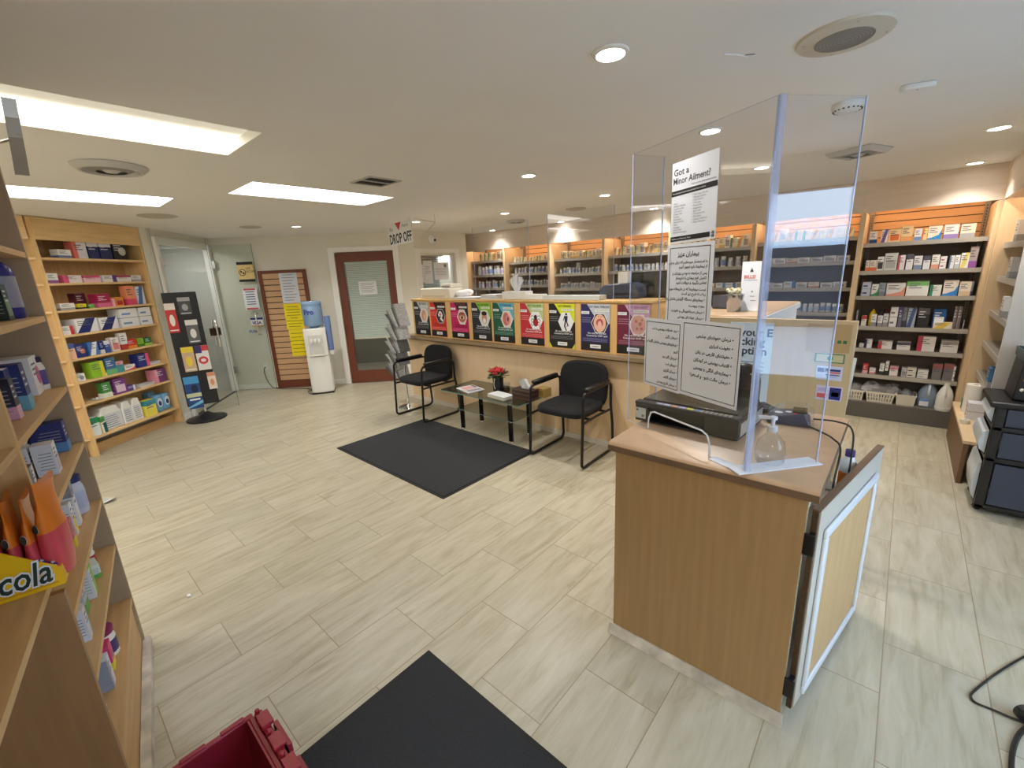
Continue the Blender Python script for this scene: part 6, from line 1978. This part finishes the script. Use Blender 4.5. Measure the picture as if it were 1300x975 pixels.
# --- rightmost dispensary bay
R_ROWS = ['top', 'second', 'third', 'fourth', 'fifth', 'sixth']
G6 = [
    [(1093, 1103, 294, (226, 220, 216), (200, 40, 70), 'low', 'white and red carton'), (1103.7, 1113, 294, (226, 226, 226), (30, 80, 130), 'low', 'white and dark blue carton'), (1118, 1127, 292, (236, 232, 236), (110, 90, 170), 'diag', 'white carton with violet slash'), (1128, 1143, 291, (240, 214, 170), (226, 120, 70), 'panel', 'cream and orange wide carton'), (1144, 1158.5, 287, (240, 216, 170), (230, 170, 110), 'low', 'tall cream carton'), (1160, 1169.5, 290.5, (232, 232, 236), (120, 150, 200), 'low', 'white carton with pale blue foot'), (1170, 1176.5, 290, (236, 210, 150), (230, 140, 70), 'left', 'narrow cream carton'), (1177.5, 1195, 287, (236, 230, 214), (50, 140, 210), 'swoosh', 'white carton with blue swoosh'), (1198, 1216.5, 285, (238, 230, 226), (150, 130, 190), 'low', 'white carton with lilac foot'), (1219, 1238, 284, (236, 226, 206), (170, 172, 176), 'low', 'white carton with grey foot')],
    [(1087, 1102.5, 331, (236, 226, 216), (226, 120, 76), 'low', 'wide white carton with orange foot'), (1103, 1112, 330.5, (236, 226, 216), (226, 120, 76), 'low', 'narrow white carton with orange foot'), (1113, 1121.5, 326, (236, 236, 236), (60, 60, 66), 'panel', 'white carton with black bar'), (1122.5, 1139, 321.5, (214, 216, 214), (176, 180, 178), 'panel', 'large pale grey carton'), (1139.5, 1148.5, 324, (232, 226, 228), (214, 90, 110), 'left', 'white carton with rose side'), (1150, 1159, 323, (236, 236, 238), (90, 92, 110), 'top', 'white carton with dark top line'), (1159.5, 1170, 325, (230, 232, 236), (130, 150, 180), 'low', 'white carton with grey-blue foot'), (1171.5, 1180.5, 325, (232, 234, 238), (80, 82, 100), 'top', 'plain white carton'), (1182, 1192, 323.5, (238, 234, 230), (220, 160, 140), 'low', 'tall white carton with salmon foot'), (1192.5, 1201, 325.5, (236, 234, 236), (170, 90, 120), 'stack', 'stack of two small white cartons'), (1204, 1211, 324.5, (226, 230, 236), (90, 120, 160), 'left', 'narrow white carton with blue side'), (1211.5, 1218, 324, (238, 240, 242), (190, 196, 204), 'low', 'narrow bright white carton'), (1219, 1230, 321, (236, 238, 238), (226, 216, 120), 'diag', 'white carton with yellow slash'), (1231, 1250, 313, (176, 166, 164), (150, 90, 170), 'low', 'tall grey carton with purple foot')],
    [(1083, 1092, 365, (44, 96, 106), (200, 210, 206), 'low', 'flat teal carton'), (1093.5, 1105, 358, (196, 206, 226), (50, 60, 100), 'stack', 'stack of two blue and white cartons'), (1105.5, 1114.5, 361, (236, 238, 236), (60, 150, 100), 'swoosh', 'white carton with green corner'), (1115, 1123.5, 359, (150, 164, 180), (120, 134, 150), 'low', 'blue-grey carton'), (1124.5, 1148.5, 359.5, (234, 232, 232), (236, 160, 140), 'swoosh', 'wide white carton with peach swoosh'), (1150, 1178.5, 357, (234, 238, 236), (130, 196, 120), 'top', 'widest white carton with green top'), (1179, 1194, 362, (234, 238, 234), (60, 140, 110), 'left', 'white carton with green side'), (1197, 1216, 356, (240, 232, 226), (60, 140, 220), 'swoosh', 'orange-white carton with blue swoosh'), (1217, 1234, 357.5, (238, 228, 214), (226, 200, 170), 'low', 'cream carton'), (1234.5, 1244.5, 357, (140, 146, 160), (40, 48, 100), 'low', 'grey carton with navy foot')],
    [(1079, 1086.5, 394, (150, 154, 160), (110, 114, 120), 'low', 'grey pack at the left end'), (1092.5, 1099, 401, (236, 232, 230), (206, 60, 60), 'top', 'white carton with red top'), (1105, 1112, 399, (232, 232, 234), (150, 150, 156), 'low', 'small white carton, left of three'), (1113, 1119.5, 401, (232, 232, 234), (150, 150, 156), 'low', 'small white carton, middle of three'), (1120.5, 1127, 398.5, (214, 216, 220), (150, 150, 156), 'low', 'small white carton, right of three'), (1129.5, 1139.5, 390, (232, 232, 236), (120, 122, 130), 'stack', 'stack of two white cartons'), (1140.5, 1145.5, 390, (110, 110, 136), (90, 80, 140), 'top', 'slate carton, left of its pair'), (1146, 1151.5, 390, (120, 122, 134), (60, 62, 80), 'low', 'slate carton, right of its pair'), (1152, 1162.5, 391, (170, 184, 206), (70, 90, 140), 'diag', 'blue and white upright carton'), (1164.5, 1180, 391, (40, 40, 44), (90, 90, 94), 'top', 'black carton with grey top'), (1184, 1200.5, 392.5, (36, 92, 160), (230, 236, 240), 'panel', 'blue carton'), (1211, 1215.5, 389, (120, 110, 114), (160, 150, 150), 'left', 'tall grey pack, left of two'), (1216, 1221, 389, (120, 110, 114), (160, 150, 150), 'left', 'tall grey pack, right of two'), (1222, 1235.5, 407, (238, 238, 238), (60, 60, 64), 'stack', 'flat stack of white packs')],
    [(1089, 1095, 436, (232, 232, 230), (170, 170, 170), 'low', 'low white carton at the left'), (1097, 1106, 430.7, (236, 236, 238), (44, 52, 110), 'left', 'white carton with navy side'), (1113, 1131.5, 433.5, (236, 232, 230), (196, 50, 70), 'left', 'white carton with red end'), (1137, 1154.5, 435, (232, 230, 228), (80, 80, 110), 'top', 'low white carton in the middle'), (1164, 1187, 427.5, (236, 234, 232), (206, 60, 90), 'left', 'large white carton with red corner'), (1193, 1215.5, 433, (236, 234, 232), (170, 160, 160), 'top', 'wide white carton at the right')],
    [(1094, 1101, 462, (206, 70, 76), (226, 180, 180), 'low', 'red carton at the left end'), (1102, 1110, 467.5, (232, 228, 226), (226, 150, 160), 'low', 'low white carton'), (1115.5, 1121.5, 462, (236, 236, 236), (50, 50, 54), 'low', 'white carton with black foot'), (1123, 1127.5, 459, (236, 236, 236), (40, 40, 44), 'low', 'narrow white over black carton'), (1128, 1139, 465.5, (236, 226, 226), (232, 150, 170), 'top', 'white carton with pink top'), (1143, 1149.5, 467, (206, 206, 208), (150, 150, 150), 'panel', 'grey-white carton'), (1150, 1162, 467, (226, 222, 214), (30, 30, 34), 'stack', 'black and white stacked carton'), (1163, 1177, 470, (236, 236, 234), (180, 180, 180), 'stack', 'flat stack of white cartons'), (1183, 1195.5, 462, (130, 128, 130), (170, 100, 100), 'top', 'clear grey bin, left of two'), (1197, 1210, 462, (126, 124, 128), (170, 100, 100), 'top', 'clear grey bin, right of two'), (1211.5, 1224.5, 466, (236, 236, 236), (90, 90, 100), 'stack', 'white stacked cartons at the right end')],
]
NY = Vector((0, -1, 0))
for r, (row, items) in enumerate(zip(R_ROWS, G6)):
    zs = BZ[6][r]
    for (x0, x1, yt, c1, c2, st, what) in items:
        p0 = Vector((0, BYS + .035, 0))
        a, b_ = on_plane(x0, yt + 12, p0, NY), on_plane(x1, yt + 12, p0, NY)
        u0, u1 = max(a.x, BX[6] + .06), min(b_.x, BX[7] - .06)
        ztop = on_plane((x0 + x1) / 2, yt, p0, NY).z
        w, h = u1 - u0 - .002, min(max(ztop - zs, .03), .23)
        d = min(.2, max(.06, w))
        put('carton', carton_mesh(w, d, h, c1, c2, st), ((u0 + u1) / 2, BYS + .035 + d / 2, zs + .0008), 0, '%s, %s shelf of rightmost dispensary bay' % (what, row), 'box', 'cartons in the rightmost bay')
bx = on_plane(1198, 405, Vector((0, BYS + .02, 0)), NY)
put('carton', carton_mesh(.125, .03, .06, (238, 232, 216), (232, 200, 90), 'diag'), (bx.x, BYS + .019, BZ[6][3] + .0008), 0, 'low white and yellow carton before the blue carton, rightmost bay', 'box')
yb = thing('bottle', 'yellow pointed bottle on the fourth shelf of the rightmost bay', 'bottle', (-.215, 5.68, BZ[6][3] + .001), 0)
MB(paint(226, 196, 40, .3)).lathe([(.024, 0), (.028, .01), (.03, .06), (.028, .11), (.018, .14), (.008, .152)], 16).build('body', yb, smooth=60)
MB(paint(236, 214, 90)).lathe([(.009, .152), (.006, .165), (0, .166)], 10).build('cap', yb)
for i, (x, lab) in enumerate(((-.165, 'grey slim bottle, left of three by the yellow bottle'), (-.135, 'grey slim bottle, middle of three by the yellow bottle'), (-.105, 'grey slim bottle with red dropper by the yellow bottle'))):
    t = thing('bottle', lab, 'bottle', (x, 5.80, BZ[6][3] + .001), 0)
    MB(paint(110, 108, 116)).lathe([(.012, 0), (.013, .005), (.013, .10), (.008, .12)], 12).build('body', t, smooth=50)
    MB(paint(190, 60, 70) if i == 2 else paint(90, 90, 96)).lathe([(.009, .12), (.008, .155), (0, .157)], 10).build('cap', t, smooth=50)

# floor-level deck: baskets, bags, jugs
BASK = mat('ivory_basket', srgb(226, 220, 204), .45)
def basket(x0, x1, lab, solid=False):
    t = thing('basket', lab, 'basket', ((x0 + x1) / 2, 5.66, .166), 0, 'ivory plastic baskets')
    a, hd = (x1 - x0) / 2, .13
    h = .10
    m = MB(BASK)
    lo = .86
    m.box(-a * lo, a * lo, -hd * lo * .6, hd * lo, 0, .006)
    for sy, k in ((-.62, 1), (1, 1)):
        n = max(6, int(a / .011))
        for i in range(n):
            u = -1 + 2 * (i + .5) / n
            for z0, z1 in ((.006, h * .46), (h * .52, h * .86)):
                f0, f1 = lo + (1 - lo) * z0 / h, lo + (1 - lo) * z1 / h
                wd = a / n * (1.0 if solid else .55)
                y0, y1 = hd * sy * f0, hd * sy * f1
                m.quad([(u * a * f0 - wd, y0, z0), (u * a * f0 + wd, y0, z0), (u * a * f1 + wd, y1, z1), (u * a * f1 - wd, y1, z1)])
        for z0, z1 in ((.0, .014), (h * .44, h * .54), (h * .84, h)):
            f0, f1 = lo + (1 - lo) * z0 / h, lo + (1 - lo) * z1 / h
            m.quad([(-a * f0, hd * sy * f0 - .001, z0), (a * f0, hd * sy * f0 - .001, z0), (a * f1, hd * sy * f1 - .001, z1), (-a * f1, hd * sy * f1 - .001, z1)])
    for sx in (-1, 1):
        m.quad([(sx * a * lo, -hd * .62 * lo, 0), (sx * a * lo, hd * lo, 0), (sx * a, hd, h), (sx * a, -hd * .62, h)])
    m.build('body', t, solid=0)
    r = MB(BASK)
    r.tube([(-a, -hd * .62, h), (a, -hd * .62, h), (a, hd, h), (-a, hd, h)], .006, 6, close=True)
    r.build('rim', t)
    return t


basket(-.345, -.183, 'ivory slotted basket at the left, partly behind the front board')
basket(-.172, .058, 'largest ivory slotted basket with clear plastic bags')
basket(.064, .212, 'small ivory basket left of the two jugs', True)
BAGM = mat('cloudy_bag', srgb(214, 214, 218), .2)
BAGM.node_tree.nodes['Principled BSDF'].inputs['Alpha'].default_value = .55


def bag(x, y, z, sx, sy, sz, lab, seed):
    rnd = random.Random(seed)
    m = MB(BAGM)
    n, k = 16, 9
    for j in range(k):
        for i in range(n):
            a, e_ = 2 * PI * i / n, -PI / 2 + PI * j / (k - 1)
            r_ = 1 + rnd.uniform(-.22, .22)
            m.v.append((sx * r_ * math.cos(e_) * math.cos(a), sy * r_ * math.cos(e_) * math.sin(a), sz * (1 + math.sin(e_) * r_)))
    for j in range(k - 1):
        for i in range(n):
            i2 = (i + 1) % n
            m.f.append((j * n + i, j * n + i2, (j + 1) * n + i2, (j + 1) * n + i))
            m.m.append(BAGM)
    tag(m.build('plastic_bag', None, (x, y, z), smooth=25), lab, 'bag', 'plastic bags in the baskets')


bag(-.13, 5.70, .20, .10, .10, .075, 'big cloudy plastic bag in the left half of the largest basket', 1)
bag(.02, 5.72, .20, .075, .10, .07, 'cloudy plastic bag in the right half of the largest basket', 2)
bag(-.265, 5.70, .20, .055, .09, .06, 'cloudy plastic bag in the left basket behind the front board', 3)
bag(.138, 5.72, .20, .055, .08, .05, 'crumpled cloudy plastic bag in the small basket', 4)
JUGB = mat('cloudy_jug', srgb(160, 176, 198), .2)
JUGB.node_tree.nodes['Principled BSDF'].inputs['Alpha'].default_value = .7
def jug(x, lab, m, cap, handle, label=False):
    t = thing('jug', lab, 'jug', (x, 5.665, .166), 0)
    MB(m).lathe([(.068, 0), (.073, .01), (.073, .13), (.066, .155), (.05, .19), (.024, .225), (.022, .232)], 20).build('body', t, smooth=50)
    MB(cap).lathe([(.024, .228), (.024, .25), (0, .251)], 14).build('cap', t, smooth=50)
    MB(handle).tube(smooth_path([Vector(p) for p in ((.0, -.02, .225), (.0, -.055, .215), (.0, -.080, .17), (.0, -.074, .13))]), .009, 8).build('handle', t, smooth=60)
    if label:
        MB(paint(226, 230, 240)).box(-.055, .01, -.078, -.074, .02, .09).box(-.055, .01, -.0785, -.078, .065, .09, paint(110, 150, 206)).build('label', t)
    else:
        MB(m).lathe([(.0745, .02), (.0755, .022), (.0755, .03), (.0745, .032)], 20).build('band', t, smooth=50)
    return t


j1 = jug(.292, 'cloudy translucent water jug with blue cap on the bottom deck', JUGB, paint(60, 110, 190), M_PAPERGREY, True)
j2 = jug(.404, 'white plastic gallon jug at the right end of the bottom deck', M_PLASTIC, M_PLASTIC, M_OFFWHITE)
j2.location.y, j2.scale = 5.59, (.80, .80, 1.05)

# --- the other six bays: bottles and cartons, all copies of a few kinds
def pill_mesh(name, r, h, capm, lab, body=M_PLASTIC):
    b = MB(body)
    b.lathe([(r * .95, 0), (r, .003), (r, h * .14), (r * 1.01, h * .15), (r * 1.01, h * .58), (r, h * .59), (r, h * .66), (r * .7, h * .74), (r * .7, h * .77), (r * .86, h * .78), (r * .86, h * .98), (r * .8, h), (0, h)], 14,
            ms=[body, body, body, lab, lab, lab, body, body, capm, capm, capm, capm])
    me = b.mesh(name)
    me.polygons.foreach_set('use_smooth', [True] * len(me.polygons))
    me.set_sharp_from_angle(angle=math.radians(40))
    return me


CAPW, CAPB = paint(240, 240, 240), paint(70, 100, 170)
KINDS = {
    'small': [('small white pill bottle', pill_mesh('pill_bottle', .020, .070, CAPW, paint(214, 220, 232))), ('small white bottle with blue label', pill_mesh('pill_bottle', .021, .075, CAPW, paint(150, 170, 206))), ('small white bottle with grey label', pill_mesh('pill_bottle', .020, .066, CAPW, paint(196, 198, 202)))],
    'big': [('large white bottle', pill_mesh('pill_bottle', .034, .125, CAPW, paint(206, 212, 222))), ('large white bottle with violet label', pill_mesh('pill_bottle', .032, .118, CAPW, paint(190, 178, 210))), ('large white bottle with blue label', pill_mesh('pill_bottle', .034, .13, CAPW, paint(130, 160, 214)))],
}


def carton_kind(desc, w, d, h, c1, c2, st):
    return (desc, carton_mesh(w, d, h, c1, c2, st).mesh('carton'))


KINDS['box'] = [carton_kind('cream carton', .05, .09, .085, (238, 224, 190), (220, 190, 120), 'low'), carton_kind('white and amber carton', .06, .09, .075, (240, 232, 212), (226, 170, 80), 'diag'),
                carton_kind('white carton with grey print', .045, .09, .10, (238, 232, 222), (170, 168, 164), 'panel'), carton_kind('cream carton with green mark', .055, .09, .08, (236, 226, 196), (110, 150, 100), 'left')]
KINDS['low'] = [carton_kind('low white carton', .09, .08, .045, (236, 234, 228), (180, 180, 176), 'panel'), carton_kind('low white and blue carton', .10, .08, .05, (232, 236, 238), (90, 140, 190), 'right'), carton_kind('low cream carton', .08, .08, .045, (236, 226, 206), (210, 160, 120), 'low')]
FIRST = {}
SHELFW = ['top', 'second', 'third', 'fourth', 'fifth', 'sixth']


def fill(k, r, kind, n, scale=1., x0=.08, x1=None):
    W = BX[k + 1] - BX[k]
    x1 = x1 or W - .07
    rnd = random.Random(k * 17 + r)
    step = (x1 - x0) / n
    for i in range(n):
        desc, me = rnd.choice(KINDS[kind])
        name = 'carton' if kind in ('box', 'low') else 'pill_bottle'
        o = bpy.data.objects.new(name, me)
        C.objects.link(o)
        sc = scale * rnd.uniform(.9, 1.08)
        w = (max(v.co.x for v in me.vertices) - min(v.co.x for v in me.vertices))
        sc = min(sc, step * .97 / w)
        o.scale = (sc, sc, scale * rnd.uniform(.9, 1.12))
        o.location = (BX[k] + x0 + step * (i + .5), BY0 + .165 + rnd.uniform(0, .03), BZ[k][r] + .0008)
        o.rotation_euler = (0, 0, 0 if kind in ('box', 'low') else rnd.uniform(-.3, .3))
        tag(o, '%s, %s from left, %s shelf, %s dispensary bay' % (desc, ORD[i], SHELFW[r], BAYNAME[k]), 'box' if kind in ('box', 'low') else 'bottle', 'goods on the %s shelf of the %s bay' % (SHELFW[r], BAYNAME[k]))


fill(0, 0, 'box', 6, 1.5, .25); fill(0, 1, 'big', 8, 1.15, .14); fill(0, 2, 'big', 9, .95, .12)
fill(1, 0, 'box', 11, .9); fill(1, 1, 'small', 11, 1.3); fill(1, 2, 'small', 12, 1.1)
fill(2, 0, 'box', 13, 1.05, .12); fill(2, 1, 'small', 14, 1.15); fill(2, 2, 'small', 16, 1.15)
fill(3, 0, 'box', 12, 1.3); fill(3, 1, 'small', 13, 1.2); fill(3, 2, 'small', 11, 1.15)
fill(4, 0, 'box', 12, 1.3); fill(4, 1, 'big', 10, .85); fill(4, 2, 'low', 7, 1.2)
fill(5, 0, 'box', 11, 1.2); fill(5, 1, 'low', 7, 1.2); fill(5, 2, 'low', 7, 1.2); fill(5, 3, 'small', 15, 1.2)
GB = thing('bottle', 'tall lone white bottle among small ones in the third dispensary bay', 'bottle', (BX[2] + .37, BY0 + .25, BZ[2][1] + .001), 0)
MB(M_PLASTIC).lathe([(.038, 0), (.04, .01), (.04, .10), (.028, .115)], 16).build('body', GB, smooth=50)
MB(paint(120, 130, 180)).lathe([(.0404, .02), (.0408, .022), (.0408, .08), (.0404, .082)], 16).build('label', GB, smooth=50)
MB(CAPW).lathe([(.033, .115), (.033, .15), (0, .151)], 16).build('cap', GB, smooth=50)

# --- side wall unit
for i, (r_, lab) in enumerate(((1.66, 'white packs at the end of the highest side shelf'), (1.40, 'small bottles pack on the second side shelf'), (1.12, 'white pack on the third side shelf'), (.60, 'blue and green pack on the lowest side shelf'))):
    c_ = ((226, 222, 214), (200, 196, 190), (226, 226, 224), (60, 110, 150))[i]
    put('carton', carton_mesh(.12, .10, .15, c_, (150, 150, 150), 'low'), (.60, 4.98 - .07 * i, r_ + .001), -PI / 2, lab + ' by the right edge', 'box')
pt = thing('paper_roll', 'white paper towel roll standing on the low deck of the side unit', 'paper roll', (.53, 5.02, .323), 0)
MB(mat('paper_towel', srgb(232, 228, 220), .9)).lathe([(.02, 0), (.058, 0), (.058, .235), (.02, .235), (.02, 0)], 24).build('roll', pt, smooth=40)
MB(paint(170, 140, 100)).lathe([(.0195, .001), (.0195, .234)], 16).build('core', pt, smooth=40)
put('carton', carton_mesh(.11, .10, .13, (214, 214, 218), (90, 92, 110), 'stack'), (.535, 4.84, .323), -PI / 2, 'stack of two grey-white cartons beside the paper towel roll', 'box')
gbt = thing('bottle', 'small green bottle left of the paper towel roll', 'bottle', (.50, 5.13, .323), 0)
MB(paint(50, 120, 80)).lathe([(.024, 0), (.026, .01), (.026, .08), (.014, .10)], 14).build('body', gbt, smooth=50)
MB(paint(226, 230, 226)).lathe([(.016, .10), (.016, .125), (0, .126)], 12).build('cap', gbt, smooth=50)
cn = thing('tape_roll', 'small cream tape roll lying in front on the side unit deck', 'tape', (.475, 4.66, .323), 0)
MB(M_OFFWHITE).lathe([(.012, 0), (.03, 0), (.03, .03), (.012, .03), (.012, 0)], 18).build('roll', cn, smooth=40)
